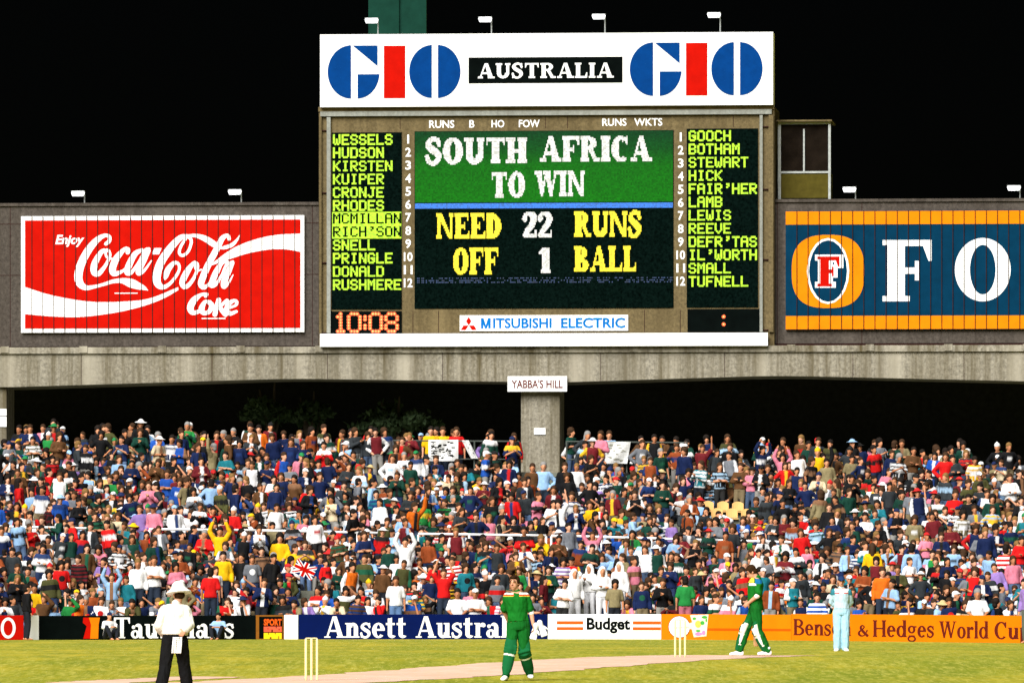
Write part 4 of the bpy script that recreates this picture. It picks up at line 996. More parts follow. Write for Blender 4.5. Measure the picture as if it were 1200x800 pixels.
def pattern_mat(kind):
    N = Nodes('person_cloth_' + kind); tc = N.n('ShaderNodeTexCoord'); sp_ = N.n('ShaderNodeSeparateXYZ'); N.l(tc.outputs['Object'], sp_.inputs[0])
    nz = N.n('ShaderNodeAttribute'); nz.attribute_type = 'OBJECT'; nz.attribute_name = 'neckz'
    t2 = N.n('ShaderNodeAttribute'); t2.attribute_type = 'OBJECT'; t2.attribute_name = 'tint2'; ob = N.n('ShaderNodeObjectInfo')
    def m(op, a, b=0.0):
        x = N.n('ShaderNodeMath', operation=op)
        for v, i in ((a, 0), (b, 1)):
            if isinstance(v, (int, float)): x.inputs[i].default_value = v
            else: N.l(v, x.inputs[i])
        return x.outputs[0]
    X, Y, Z = sp_.outputs; dz = m('SUBTRACT', Z, nz.outputs['Fac']); front = m('LESS_THAN', Y, -.03)
    if kind == 'open': k = m('MULTIPLY', m('LESS_THAN', m('ABSOLUTE', X), .055), front)
    elif kind == 'sleeve': k = m('GREATER_THAN', m('ABSOLUTE', X), .185)
    elif kind == 'band': k = m('MULTIPLY', m('GREATER_THAN', dz, -.32), m('LESS_THAN', dz, -.17))
    elif kind == 'print': q = m('ADD', dz, .23); k = m('MULTIPLY', m('LESS_THAN', m('ADD', m('MULTIPLY', X, X), m('MULTIPLY', q, q)), .0085), front)
    elif kind == 'yoke': k = m('GREATER_THAN', dz, -.15)
    else: k = m('GREATER_THAN', m('FRACT', m('MULTIPLY', Z, 8.5)), .5)
    c = N.mix(k, ob.outputs['Color'], t2.outputs['Color'])
    f = N.ramp(N.noise(N.coords(), 11, 4, .7), [(.3, (.75, .75, .75)), (.7, (1, 1, 1))]); c = N.mix(1.0, c, f, 'MULTIPLY')
    N.l(c, N.b.inputs['Base Color']); N.b.inputs['Roughness'].default_value = .85; N.b.inputs['Specular IOR Level'].default_value = .12
    return N.m
MP = dict(skin=obj_mat('person_skin', .6), cloth=obj_mat('person_cloth', .85), hair=obj_mat('person_hair', .75), striped=obj_mat('person_striped_cloth', .85, stripes=2.4), crowd=obj_mat('crowd_tint', .8, True))
for k_ in ('open', 'sleeve', 'band', 'print', 'yoke', 'hoop'): MP[k_] = pattern_mat(k_)

TOPS = [('white', (.76, .76, .76), 22), ('black', (.006, .006, .007), 19), ('navy', (.006, .014, .06), 13), ('dark green', (.005, .040, .026), 9), ('grey', (.15, .16, .18), 7),
        ('red', (.56, .008, .008), 8), ('maroon', (.13, .010, .014), 5), ('pale blue', (.28, .46, .70), 8), ('royal blue', (.012, .07, .34), 4), ('teal', (.01, .16, .20), 4), ('yellow', (.75, .42, .005), 1.0),
        ('orange', (.65, .13, .008), 1.5), ('pink', (.66, .20, .28), 4), ('lilac', (.26, .16, .42), 1.5), ('brown', (.09, .040, .014), 6), ('cream', (.62, .50, .32), 3), ('rust', (.24, .05, .012), 4), ('olive', (.06, .06, .018), 3), ('khaki', (.22, .18, .09), 4), ('bright green', (.015, .20, .04), 1.3), ('charcoal', (.025, .03, .034), 6)]
TCOL = {n: c for n, c, _ in TOPS}
HATC = {'white': (.76, .76, .76), 'red': (.5, .02, .02), 'navy': (.012, .02, .07), 'yellow': (.8, .5, .01), 'green': (.02, .2, .06), 'straw': (.55, .42, .2), 'black': (.012, .012, .012), 'pale blue': (.3, .48, .72)}
HAIRC = {'dark': (.012, .008, .006), 'brown': (.045, .022, .010), 'fair': (.20, .11, .035), 'grey': (.25, .24, .23)}
SKIN = [(.54, .235, .12), (.60, .27, .145), (.48, .20, .095), (.62, .31, .19), (.42, .17, .08)]
TROU = [(.012, .014, .02), (.02, .035, .09), (.10, .16, .28), (.17, .13, .07), (.02, .02, .02), (.25, .24, .22), (.05, .08, .14)]
R2 = random.Random(77)
def wchoice(opts): return R2.choices(opts, [o[2] for o in opts])[0]
def rand_look(used=(), dark=1.0):
    for _ in range(60):
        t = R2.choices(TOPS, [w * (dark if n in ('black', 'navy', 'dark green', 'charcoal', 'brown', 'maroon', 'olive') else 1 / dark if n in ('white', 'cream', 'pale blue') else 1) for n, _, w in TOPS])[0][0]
        if R2.random() < .20:
            hk = R2.choices(['cap', 'sun hat', 'beanie'], [6, 2.5, 1.5])[0]; hc = R2.choices(list(HATC), [9, 3, 4, .7, 1.2, 2 if hk == 'sun hat' else .2, 2, 1])[0]; hd = f'{hc} {hk}'; col = HATC[hc]
        else:
            hk = R2.choices(['short', 'bushy', 'long'], [7, 2.5, 3])[0]; hc = R2.choices(list(HAIRC), [8, 7, 1.2, .8])[0]; hd = f'{hk} {hc} hair'; col = HAIRC[hc]
        if (t, hd) not in used: break
    pat = R2.choices([None, 'open', 'sleeve', 'band', 'print', 'yoke', 'hoop'], [30, 24, 10, 9, 12, 7, 8])[0]; c2 = R2.choice([(.7, .7, .7)] * 4 + [(.01, .01, .01)] * 3 + [(.45, .01, .01), (.01, .03, .12), (.01, .08, .04), (.7, .4, .02), (.3, .45, .6), (.2, .1, .05)])
    if t in ('white', 'cream') and c2 == (.7, .7, .7): c2 = (.02, .04, .12)
    jt = R2.uniform(.8, 1.1)
    return dict(tilt=(R2.gauss(0, .07), R2.gauss(0, .075)), pat=pat, c2=c2, tcol=tuple(x * jt for x in TCOL[t]), top=t, hk=hk, hcol=col, hd=hd, skin=R2.choice(SKIN), trou=R2.choice(TROU), slv='long' if R2.random() < .6 else 'short', sc=R2.uniform(.86, .98) if R2.random() < .86 else R2.uniform(.70, .84))

CR = dict(v=[], f=[], c=[], n=0)
_np = {}
def mesh_np(me):
    if me.name not in _np:
        me.calc_loop_triangles(); v = np.empty(len(me.vertices) * 3, np.float32); me.vertices.foreach_get('co', v)
        t = np.empty(len(me.loop_triangles) * 3, np.int32); me.loop_triangles.foreach_get('vertices', t); _np[me.name] = (v.reshape(-1, 3), t.reshape(-1, 3))
    return _np[me.name]
def pattern_mask(v, kind, nz):
    x, y, z = v[:, 0], v[:, 1], v[:, 2]
    if kind == 'open': return (np.abs(x) < .055) & (y < -.03)
    if kind == 'sleeve': return np.abs(x) > .185
    if kind == 'band': return (z > nz - .32) & (z < nz - .17)
    if kind == 'print': return (x * x + (z - nz + .23) ** 2 < .0085) & (y < 0)
    if kind == 'yoke': return z > nz - .15
    if kind == 'hoop': return (z * 8.5) % 1 > .5
    return np.zeros(len(v), bool)
def to_crowd(me, Mx, col, kind=None, c2=None, nz=0):
    v, t = mesh_np(me); A = np.array(Mx); CR['v'].append(v @ A[:3, :3].T + A[:3, 3]); CR['f'].append(t + CR['n']); CR['n'] += len(v)
    c = np.tile(np.array((*col, 1), np.float32), (len(v), 1))
    if kind: c[pattern_mask(v, kind, nz)] = (*c2, 1)
    CR['c'].append(c)
def head_matrix(j):
    m = Euler((math.radians(j['pitch']), math.radians(j['roll']), math.radians(j['yaw'])), 'XYZ').to_matrix().to_4x4(); m.translation = Vector(j['head']) - Vector((0, 0, .022)); return m @ Matrix.Diagonal((j['hs'], j['hs'], j['hs'], 1))
_slot = {}
def shared(me, m):
    k = (me.name, m.name)
    if k not in _slot:
        c = me.copy(); c.materials.clear(); c.materials.append(m); _slot[k] = c
    return _slot[k]
def spectator(loc, rz, pose, L, single, label=None, group='spectators on the hill', striped=False, robe=False):
    lb = LIB[pose]; sc_ = L['sc']
    tl = L.get('tilt', (0, 0)); B_ = Matrix.Translation(loc) @ Euler((tl[0], tl[1], rz), 'XYZ').to_matrix().to_4x4() @ Matrix.Diagonal((sc_, sc_, sc_, 1))
    top = L.get('tcol') or TCOL[L['top']]
    if not single:
        to_crowd(lb['body'], B_, L['skin']); to_crowd(lb[L['slv']], B_, top, L.get('pat'), L.get('c2'), float(lb['j']['neck'][2])); to_crowd(lb['trousers'], B_, L['trou']); to_crowd(HAIR[L['hk']], B_ @ head_matrix(lb['j']), L['hcol']); return None
    r = thing('person', label, 'person', loc, rz, group); r.scale = (sc_,) * 3; r.rotation_euler = (tl[0], tl[1], rz)
    def part(n, me, m, col, mx=None):
        o = bpy.data.objects.new(n, shared(me, m)); COL.objects.link(o); o.parent = r; o.color = (*col, 1)
        if mx is not None: o.matrix_local = mx
        return o
    part('body', lb['body'], MP['skin'], L['skin']); o = part('shirt', lb[L['slv']], MP['striped' if striped else (L.get('pat') or 'cloth')], top)
    if L.get('pat'): o['tint2'] = L['c2']; o['neckz'] = float(lb['j']['neck'][2])
    part('trousers', lb['trousers'], MP['cloth'], L['trou']); part('hair' if L['hk'] in ('short', 'bushy', 'long') else L['hk'].replace(' ', '_'), HAIR[L['hk']], MP['hair'], L['hcol'], head_matrix(lb['j']))
    return r

ZONES = [(-40, 30, 'above the red board'), (30, 62, 'by narrow white panel'), (62, 96, 'above bare black board'), (96, 132, 'above the coloured seven'), (132, 180, 'above white name\'s start'), (180, 228, 'behind the umpire'),
         (228, 300, 'just past the umpire'), (300, 350, 'above red-yellow panel'), (350, 400, 'above blue board\'s plain start'), (400, 450, 'above blue board\'s double-t'), (450, 500, 'above blue board\'s middle'), (500, 550, 'above blue board\'s second word'),
         (550, 585, 'just before standing batsman'), (585, 640, 'behind standing batsman'), (640, 688, 'above first orange stripes'), (688, 738, 'above white board\'s name'), (738, 778, 'above last orange stripes'), (778, 832, 'above ball and map emblems'),
         (832, 870, 'just before bowed batsman'), (870, 908, 'behind bowed batsman'), (908, 965, 'above orange board\'s first word'), (965, 1010, 'behind pale blue fielder'), (1010, 1055, 'above orange board\'s capital H'), (1055, 1100, 'above orange board\'s low-tailed g'), (1100, 1160, 'above orange board\'s third word'), (1160, 1260, 'at orange board\'s far end')]
ROWN = ['front row', 'second row', 'third row', 'fourth row', 'fifth row', 'sixth row']
def zone(px): return next((t for a, b, t in ZONES if a <= px < b), ZONES[-1][2])
taken = []      # world x, d of hand placed figures
def spot(px, r): d = row_d(r, px); X = (px - 600) * d / FPX; return Vector((X, d, row_z(r, X)))
def sp(px, head_py, pose, top, hair, label, back=False, slv='long', trou=(.02, .03, .05), rz=0.0, striped=False, row=None, sc=1.0, tcol=None, hcol=None, d=None):
    """a figure picked out in the photo: its row follows from where its head shows"""
    H = float(POSES[pose]['head'][2] + .12) * sc
    if row is None:
        row = min(range(NROW), key=lambda r: abs((HOR + (CAMZ - (spot(px, r).z + H)) * FPX / spot(px, r).y) - head_py))
    p = spot(px, row)
    if pose.startswith('stand'): p.y -= .16
    else: p.y += .12; p.z -= .03
    if d: X = (px - 600) * d / FPX; p = Vector((X, d, row_z(NROW - 1, X)))
    taken.append((p.x, p.y))
    hk, hc = hair
    L = dict(top=top, tcol=tcol, hk=hk, hcol=HATC.get(hc) or HAIRC.get(hc) or hcol, skin=R2.choice(SKIN), trou=trou, slv=slv, sc=sc)
    spectator(p, rz + (math.pi if back else 0) + math.atan2(-p.x, p.y) * 0, pose, L, True, label, 'people picked out on the hill', striped)
JEAN, DARK = (.10, .18, .34), (.012, .014, .02)
S_ = 'short'
sp(437, 560, 'standing', 'pale blue', (S_, 'dark'), 'person in pale top and faded jeans standing side-on in the steps aisle', rz=1.3, trou=(.3, .4, .55))
sp(624, 545, 'standing', 'brown', (S_, 'brown'), 'person in brown jacket standing against the pillar beside the pale blue shirt', sc=.97)
sp(637, 540, 'standing with hands on hips', 'pale blue', (S_, 'grey'), 'balding person in pale blue shirt, hands on hips, before the central pillar')
sp(662, 542, 'standing', 'black', (S_, 'brown'), 'person in black jumper and jeans at the corner of the central pillar', trou=JEAN)
sp(328, 625, 'seated', 'yellow', ('bushy', 'dark'), 'person in bulky yellow jacket seated just under the rail, bigger of the pair', sc=1.06)
sp(346, 632, 'seated turned aside', 'yellow', (S_, 'brown'), 'person in slim yellow jacket turned aside, next to bulkier yellow jacket')
sp(258, 620, 'standing with both arms raised', 'yellow', (S_, 'dark'), 'person in yellow top with both arms raised below the rail')
sp(262, 650, 'standing', 'yellow', (S_, 'dark'), 'person in yellow shirt standing below the yellow top with raised arms')
sp(634, 626, 'seated leaning forward', 'yellow', (S_, 'fair'), 'person in yellow jumper hunched forward just below the rail', sc=1.06)
sp(464, 674, 'standing', 'white', (S_, 'brown'), 'person in white T-shirt and jeans standing above the middle of the blue board', slv='short', trou=JEAN)
sp(475, 628, 'standing with both arms raised', 'white', (S_, 'dark'), 'person all in white holding both hands to the head under the rail', trou=(.7, .7, .7))
sp(520, 668, 'standing with both arms raised', 'red', (S_, 'brown'), 'person in red top with raised arms over the second word on the blue board', slv='short')
sp(536, 692, 'seated', 'white', (S_, 'dark'), 'bareheaded person in baggy white T-shirt at the board, beside white cap', slv='short', sc=1.08, row=0)
sp(557, 690, 'seated with folded arms', 'white', ('cap', 'white'), 'person in white T-shirt and white cap at the board beside bareheaded one', slv='short', sc=1.08, row=0)
for x, y, t, po, rw, sc_, z_ in ((673, 668, 'first', 'standing', 1, 1.0, .3), (691, 672, 'second', 'standing and clapping', 2, .96, -.5), (706, 670, 'third', 'standing with folded arms', 1, 1.04, .1), (726, 672, 'last', 'standing', 2, 1.0, -.4)):
    sp(x, y, po, 'white', ('head scarf', 'white'), f'person in long white robe and white head scarf, {t} of four from the blue board', trou=(.68, .68, .70), sc=sc_, row=rw, rz=z_, tcol=(.74, .73, .72))
sp(803, 683, 'standing', 'bright green', (S_, 'dark'), 'person seen from behind in green and gold shirt and pink shorts by the board', back=True, slv='short', trou=(.45, .13, .17), row=0)
sp(958, 690, 'seated', 'royal blue', (S_, 'dark'), 'person in blue and white hooped shirt at the board beside the pale blue fielder', striped=True, row=0, tcol=None)
sp(1022, 640, 'standing', 'yellow', ('long', 'brown'), 'person with long hair in a yellow jumper standing with back turned', back=True)
sp(1034, 664, 'standing', 'orange', (S_, 'brown'), 'broad person in orange jumper above the big H on the orange board', sc=1.04)
sp(1178, 636, 'standing', 'red', (S_, 'dark'), 'person in red and white hooped shirt and black trousers, back turned', striped=True, back=True, trou=DARK)
sp(1146, 696, 'seated', 'white', (S_, 'grey'), 'stout person in plain white T-shirt leaning over the orange board', slv='short', sc=1.1, row=0)
sp(1120, 572, 'seated with folded arms', 'red', (S_, 'brown'), 'person in loose bright red jacket seated alone high on the slope', sc=1.08)
sp(1068, 634, 'standing', 'pale blue', (S_, 'dark'), 'person in pale grey-blue jumper and khaki trousers standing with back turned', back=True, trou=(.22, .18, .09))
sp(247, 668, 'standing', 'red', (S_, 'dark'), 'person in red football top standing with back turned just past the umpire', back=True, slv='short')
sp(162, 652, 'standing', 'white', (S_, 'fair'), 'person in white jumper and dark trousers, hands by sides, nearer the black board start', slv='long')
sp(181, 652, 'standing with folded arms', 'white', (S_, 'brown'), 'burly person in white T-shirt, arms folded, beside the white jumper', slv='short', sc=1.06)
sp(40, 684, 'seated', 'yellow', (S_, 'dark'), 'person in pale yellow T-shirt seated behind the black-clad guard', slv='short', row=1)
sp(505, 497, 'standing', 'yellow', (S_, 'dark'), 'person in yellow shirt behind the top fence, first of the trio', slv='short', d=236.2)
sp(519, 499, 'standing', 'yellow', (S_, 'brown'), 'person in yellow shirt behind the top fence, middle of the trio', slv='short', d=236.3)
sp(535, 500, 'standing', 'red', (S_, 'brown'), 'person in red shirt behind the top fence beside two yellow shirts', slv='short', d=236.1)
sp(714, 496, 'standing with hands on hips', 'pale blue', (S_, 'brown'), 'person in pale shirt standing at the top fence behind the white banner', d=236.2)
sp(1014, 597, 'seated with folded arms', 'white', (S_, 'dark'), 'person in white jumper seated high up, arms folded, over the big H', row=None)
sp(958, 522, 'standing', 'yellow', ('beanie', 'yellow'), 'person in full yellow outfit and beanie standing high on the slope', trou=(.8, .47, .01))
NSP = len(taken)
SEATONLY = [(340, 374, 0, 3), (496, 556, 14, 21), (700, 744, 14, 21), (815, 890, 10, 14), (96, 134, 13, 16)]
CLEAR = [(344, 371, 2, 4), (350, 366, 1, 1), (500, 562, 20, 21), (703, 741, 20, 21), (824, 882, 13, 14), (104, 128, 16, 16)]

SEATROWS = [(15, 823, 884), (16, 830, 876), (17, 104, 130)]
AISLE = [(430, 452, 14, 20), (786, 800, 11, 19), (820, 884, 15, 16), (102, 128, 17, 17), (1108, 1124, 14, 15)]
cand = []
for r in range(NROW):
    px = -118.0
    while px < 1316:
        px += max(10.5, R2.gauss(14.0, 2.8)); jx = px
        if any(a < jx < b and r0 <= r <= r1 for a, b, r0, r1 in AISLE + CLEAR): continue
        if r >= NROW - 4 and 606 < jx < 668: continue
        if r == NROW - 1 and R2.random() < .25: continue
        stand = R2.random() < (.22 if r < 2 else .27 if r < NROW - 3 else .55)
        if any(a < jx < b and r0 <= r <= r1 for a, b, r0, r1 in SEATONLY): stand = False
        pose = R2.choices(list(POSES), [9, 5, .25, 2, 3, .3, 0, 0, 0, 0, 0, 0, 0] if stand else [0] * 6 + [7, 7, 4, 4, 6, 5, 2])[0]
        p = spot(jx, r); p.y += R2.uniform(-.1, .1)
        if stand: p.y -= .16
        else: p.y += .12; p.z -= .03
        if any(abs(p.x - x) < .37 and abs(p.y - y) < .6 for x, y in taken): continue
        rz = R2.gauss(0, .34) + math.atan2(p.x, -p.y) * 0
        if R2.random() < .05 and stand: rz += math.pi * R2.choice((.5, 1, -.5))
        cand.append((r, jx, p, rz, pose))
NIND = 292 - NSP
used = {}; cnt = 0
for r, px, p, rz, pose in cand:
    if r < 6 and cnt < NIND and 0 < px < 1200:
        key = (zone(px), r); u = used.setdefault(key, set()); L = rand_look({x for x in u}); 
        while (L['top'] in {x[0] for x in u}): L = rand_look(u)
        u.add((L['top'], L['hd'])); cnt += 1
        hat = L['hk'] not in ('short', 'bushy', 'long')
        ps = pose.replace('standing', 'standing').replace(' with both', ', both').replace('with ', '')
        label = f"{L['top']} top, {L['hd']}, {pose.split(' ')[0]}, {ROWN[r]}, {zone(px)}"
        spectator(p, rz, pose, L, True, label)
    else:
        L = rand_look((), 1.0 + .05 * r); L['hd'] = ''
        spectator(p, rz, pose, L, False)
# a few more heads under the beam, behind the top fence
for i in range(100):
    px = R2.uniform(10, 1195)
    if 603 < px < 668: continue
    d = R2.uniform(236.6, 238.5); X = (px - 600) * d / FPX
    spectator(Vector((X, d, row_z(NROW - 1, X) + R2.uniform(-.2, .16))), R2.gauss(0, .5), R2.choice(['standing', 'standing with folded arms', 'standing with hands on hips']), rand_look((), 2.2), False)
def crowd_object():
    v = np.vstack(CR['v']).astype(np.float32); f = np.vstack(CR['f']).astype(np.int32); c = np.vstack(CR['c']).astype(np.float32)
    me = bpy.data.meshes.new('crowd'); me.vertices.add(len(v)); me.vertices.foreach_set('co', v.ravel())
    me.loops.add(f.size); me.loops.foreach_set('vertex_index', f.ravel()); me.polygons.add(len(f)); me.polygons.foreach_set('loop_start', np.arange(0, f.size, 3, dtype=np.int32))
    me.update(calc_edges=True); me.polygons.foreach_set('use_smooth', np.ones(len(f), bool))
    a = me.attributes.new('tint', 'FLOAT_COLOR', 'POINT'); a.data.foreach_set('color', c.ravel()); me.materials.append(MP['crowd'])
    o = bpy.data.objects.new('crowd', me); COL.objects.link(o); tag(o, 'dense crowd filling the upper rows of the terrace', 'crowd', None, 'stuff')
    print('crowd', len(v), len(f), 'individuals', cnt + NSP, 'candidates', len(cand))
crowd_object()

# ------------------------------------------------------------------ rails, fence, banners, seats on the slope
RAILY = [(-30, 616), (0, 616.5), (110, 619), (300, 621), (480, 625), (660, 627.5), (850, 633), (930, 635), (1100, 640), (1240, 647)]
def raily(px): return float(np.interp(px, [a for a, _ in RAILY], [b for _, b in RAILY]))
RW = 9
def railing(p0, p1, label):
    c = W((p0 + p1) / 2, raily((p0 + p1) / 2), row_d(RW, (p0 + p1) / 2) - .45)
    zb = row_z(RW, c.x); t = thing('railing', label, 'railing', (c.x, c.y, zb), 0, 'white rails between the lower and upper crowd')
    n = max(2, int(round((p1 - p0) / 30))); pts = [W(p0 + (p1 - p0) * i / n, raily(p0 + (p1 - p0) * i / n), row_d(RW, p0 + (p1 - p0) * i / n) - .45) for i in range(n + 1)]
    k = MB((c.x, c.y, zb)); k.tube(pts, .036, 8); k.build('rail', M['white'], t, smooth=True)
    for i, p in enumerate(pts):
        if i % 2 == 0 or i == n:
            k = MB((c.x, c.y, zb)); k.tube([(p.x, p.y, row_z(RW, p.x) - .02), (p.x, p.y, p.z - .02)], .03, 8); k.build('post', M['white'], t, smooth=True)
for a, b, lb in ((-25, 113, 'white rail across the slope ending above the bare black board'), (175, 300, 'white rail across the slope above and just past the umpire'), (306, 447, 'white rail across the slope behind the yellow jacket pair'), (490, 640, 'white rail across the slope leading to the standing batsman'),
                 (646, 822, 'white rail across the slope above the white board'), (838, 1000, 'white rail across the slope above the bowed batsman and fielder'), (1060, 1235, 'white rail across the slope nearest the far end of the orange board')):
    railing(a, b, lb)
M['fence'] = mat('dull_fence_metal', (.07, .08, .07), .6, .2)
def fence(p0, p1, y0, y1, label):
    d = 235.6; a, b = W(p0, y0, d), W(p1, y1, d); t = thing('fence', label, 'fence', (a.x, d, row_z(NROW - 1, a.x)), 0, 'fences along the top of the slope')
    og = Vector((a.x, d, row_z(NROW - 1, a.x)))
    k = MB(og); k.tube([a, b], .025, 6); k.build('top_rail', M['fence'], t)
    k = MB(og); k.tube([a - Vector((0, 0, .55)), b - Vector((0, 0, .55))], .02, 6); k.build('lower_rail', M['fence'], t)
    n = int((p1 - p0) / 50)
    for i in range(n + 1):
        p = a.lerp(b, i / n); k = MB(og); k.tube([(p.x, d, row_z(NROW - 1, p.x) - .05), (p.x, d, p.z + .02)], .028, 6); k.build('post', M['fence'], t)
fence(400, 608, 515.5, 517, 'dull metal fence at the top of the slope holding two banners')
fence(664, 805, 517, 518.5, 'dull metal fence at the top of the slope holding one banner')
def banner(label, quad, marks, seed, mcol='black'):
    d = 235.5; r = random.Random(seed); (x0, y0, x1, y1) = quad[:4]; sk = quad[4]
    c = W((x0 + x1) / 2, y0, d); t = thing('banner', label, 'banner', c)
    def at(u, v, o=0):
        p = W(x0 + (x1 - x0) * u + sk * v, y0 + (y1 - y0) * v, d); p.y += -.05 + .03 * math.sin(u * 9 + v * 4 + seed) - o; return p
    k = MB(c); n = 14
    for i in range(n):
        for j in range(8): k.face([at(i / n, (j + 1) / 8), at((i + 1) / n, (j + 1) / 8), at((i + 1) / n, j / 8), at(i / n, j / 8)])
    k.build('cloth', M['bancloth'], t, smooth=True)
    k = MB(c)
    for _ in range(marks):
        u, v = r.uniform(.06, .82), r.uniform(.08, .85); w, h = r.uniform(.03, .13), r.uniform(.015, .06)
        k.face([at(u, v + h, .012), at(u + w, v + h, .012), at(u + w, v, .012), at(u, v, .012)])
    k.build('brush_mark', M[mcol], t)
M['bancloth'] = mat('banner_cloth', (.62, .62, .60), .85, .08)
M['faded'] = mat('faded_brush_paint', (.30, .30, .24), .8, .2)
banner('white cloth banner with dark brush drawing tied to the top fence below yellow shirts', (502, 515, 537, 540, 0), 60, 1)
banner('small pale pennant with dark marks drooping from the top fence beside the white banner', (541, 515.5, 549, 537, 11), 12, 2)
banner('white cloth banner with faint marks on the top fence past the central pillar', (705, 517.5, 739, 543, -4), 26, 3, 'faded')
# union flag held up in the lower crowd
fd = row_d(3, 357) - .55; fc = W(357, 667, fd); F = thing('flag', 'red white and blue crossed flag spread out in the lower crowd', 'flag', fc, 0)
def flag_pt(u, v, o): # u, v in -1..1
    a = math.radians(-24); x, z = u * .31, v * .21
    return fc + Vector((x * math.cos(a) - z * math.sin(a), .03 * math.sin(u * 4 + v * 2) - o, x * math.sin(a) + z * math.cos(a)))
def flag_layer(shapes, o, name, m):
    k = MB(fc)
    for (a, b, c, d) in scan(shapes, .06):
        n = max(1, int((c - a) / .2))
        for i in range(n):
            u0, u1 = a + (c - a) * i / n, a + (c - a) * (i + 1) / n; k.face([flag_pt(u0, b, o), flag_pt(u1, b, o), flag_pt(u1, d, o), flag_pt(u0, d, o)])
    k.build(name, m, F)
box2 = [(-1, -1), (1, -1), (1, 1), (-1, 1)]
flag_layer([[box2]], 0, 'field', M['navy'])
dg_ = lambda w: [P((-1, -1 + w), (-1, -1), (-1 + w * .66, -1), (1, 1 - w), (1, 1), (1 - w * .66, 1)), P((1, -1 + w), (1, -1), (1 - w * .66, -1), (-1, 1 - w), (-1, 1), (-1 + w * .66, 1))]
flag_layer(dg_(.36) + [rect(-.24, -1, .24, 1), rect(-1, -.34, 1, .34)], .006, 'white_cross', M['white'])
flag_layer(dg_(.14) + [rect(-.13, -1, .13, 1), rect(-1, -.2, 1, .2)], .012, 'red_cross', M['red'])
# empty seats
M['seat'] = mat('cream_plastic', (.60, .36, .13), .5, .08)
def seat(p):
    t = thing('stadium_seat', 'empty cream plastic seat in a bare patch on the slope', 'seat', p, 0, 'empty cream seats')
    k = MB(); k.box(-.19, -.2, .36, .19, .2, .40); k.build('seat', M['seat'], t, bevel=.015)
    k = MB()
    for i in range(6):
        x0, x1 = -.17 + i * .0567, -.17 + (i + 1) * .0567; yb = lambda x: .20 - 1.1 * x * x * 1.6; tp_ = lambda x: .70 - 2.2 * x * x
        for (o_, fl) in ((0, 1), (.03, -1)):
            q = [(x0, yb(x0) + o_, .42), (x1, yb(x1) + o_, .42), (x1, yb(x1) + .05 + o_, tp_(x1)), (x0, yb(x0) + .05 + o_, tp_(x0))]
            k.face(q if fl > 0 else q[::-1])
        k.face([(x0, yb(x0) + .05, tp_(x0)), (x1, yb(x1) + .05, tp_(x1)), (x1, yb(x1) + .08, tp_(x1)), (x0, yb(x0) + .08, tp_(x0))])
    k.build('backrest', M['seat'], t); k = MB(); k.box(-.03, 0, 0, .03, .1, .4); k.build('leg', M['steel'], t); return t
st0 = None
for r, a, b in SEATROWS:
    for px in np.arange(a, b, 17.5):
        p = spot(px, r); p.y += .1
        if st0 is None: st0 = seat(p); continue
        c = st0.copy(); COL.objects.link(c); c.location = p
        for ch in st0.children:
            q = ch.copy(); COL.objects.link(q); q.parent = c

# ------------------------------------------------------------------ the players and the umpire
def paint(me, mats, fn):
    for m in mats: me.materials.append(m)
    n = len(me.polygons); c = np.empty(n * 3, np.float32); me.polygons.foreach_get('center', c); c = c.reshape(-1, 3)
    me.polygons.foreach_set('material_index', np.array([fn(p) for p in c], np.int32))
def cloth_mat(name, c, folds=.5, var=.15):
    N = Nodes(name); f = N.noise(N.coords(), 7, 4)
    N.l(N.ramp(f, [(.3, tuple(x * (1 - var) for x in c)), (.7, c)]), N.b.inputs['Base Color']); N.b.inputs['Roughness'].default_value = .85; N.b.inputs['Specular IOR Level'].default_value = .15
    bp = N.n('ShaderNodeBump'); bp.inputs['Strength'].default_value = folds; bp.inputs['Distance'].default_value = .05
    N.l(N.noise(N.coords((9, 9, 3.2)), 1.2, 3, .5), bp.inputs['Height']); N.l(bp.outputs[0], N.b.inputs['Normal']); return N.m
K = dict(skin=mat('player_skin', (.56, .28, .17), .55, .08, 12), eye=mat('eye_dark', (.03, .015, .01), .3), lip=mat('lip', (.36, .10, .08), .5), brow=mat('brow', (.08, .035, .015), .8),
         green=cloth_mat('green_kit', (.003, .135, .010)), gtrouser=cloth_mat('green_trousers', (.002, .105, .010)), pad=cloth_mat('green_pad', (.003, .105, .028), .3), strap=mat('strap', (.7, .72, .6), .6),
         white=cloth_mat('white_leather', (.78, .77, .75), .3, .06), kblue=cloth_mat('blue_yoke', (.005, .12, .30)), kred=cloth_mat('red_yoke', (.55, .04, .02)), kyel=cloth_mat('yellow_yoke', (.75, .5, .05)), 
         pale=cloth_mat('pale_blue_kit', (.46, .64, .74)), cyan=cloth_mat('pale_blue_trousers', (.36, .60, .76), .6), shade=cloth_mat('teal_yoke', (.03, .20, .26)), navy=cloth_mat('navy_cap', (.01, .03, .10)),
         shirt=cloth_mat('umpire_shirt', (.76, .74, .66), .7), black=cloth_mat('black_trousers', (.0035, .0035, .004), .5), hair=mat('dark_brown_hair', (.030, .014, .006), .8, .4, 30), willow=mat('bat_willow', (.55, .32, .14), .5, .15, 8), grip=mat('bat_grip', (.3, .04, .03), .7))
def face_fn(j):
    c, R = j['head'], rotm(j['yaw'], j['pitch'], j['roll'])
    def fn(p):
        q = R.T @ (p - c)
        if q[1] < -.06:
            for x in (-.034, .034):
                if abs(q[0] - x) < .018 and abs(q[2] - .010) < .008: return 1
                if abs(q[0] - x) < .024 and abs(q[2] - .030) < .007: return 3
            if abs(q[0]) < .024 and abs(q[2] + .058) < .010: return 2
        return 0
    return fn
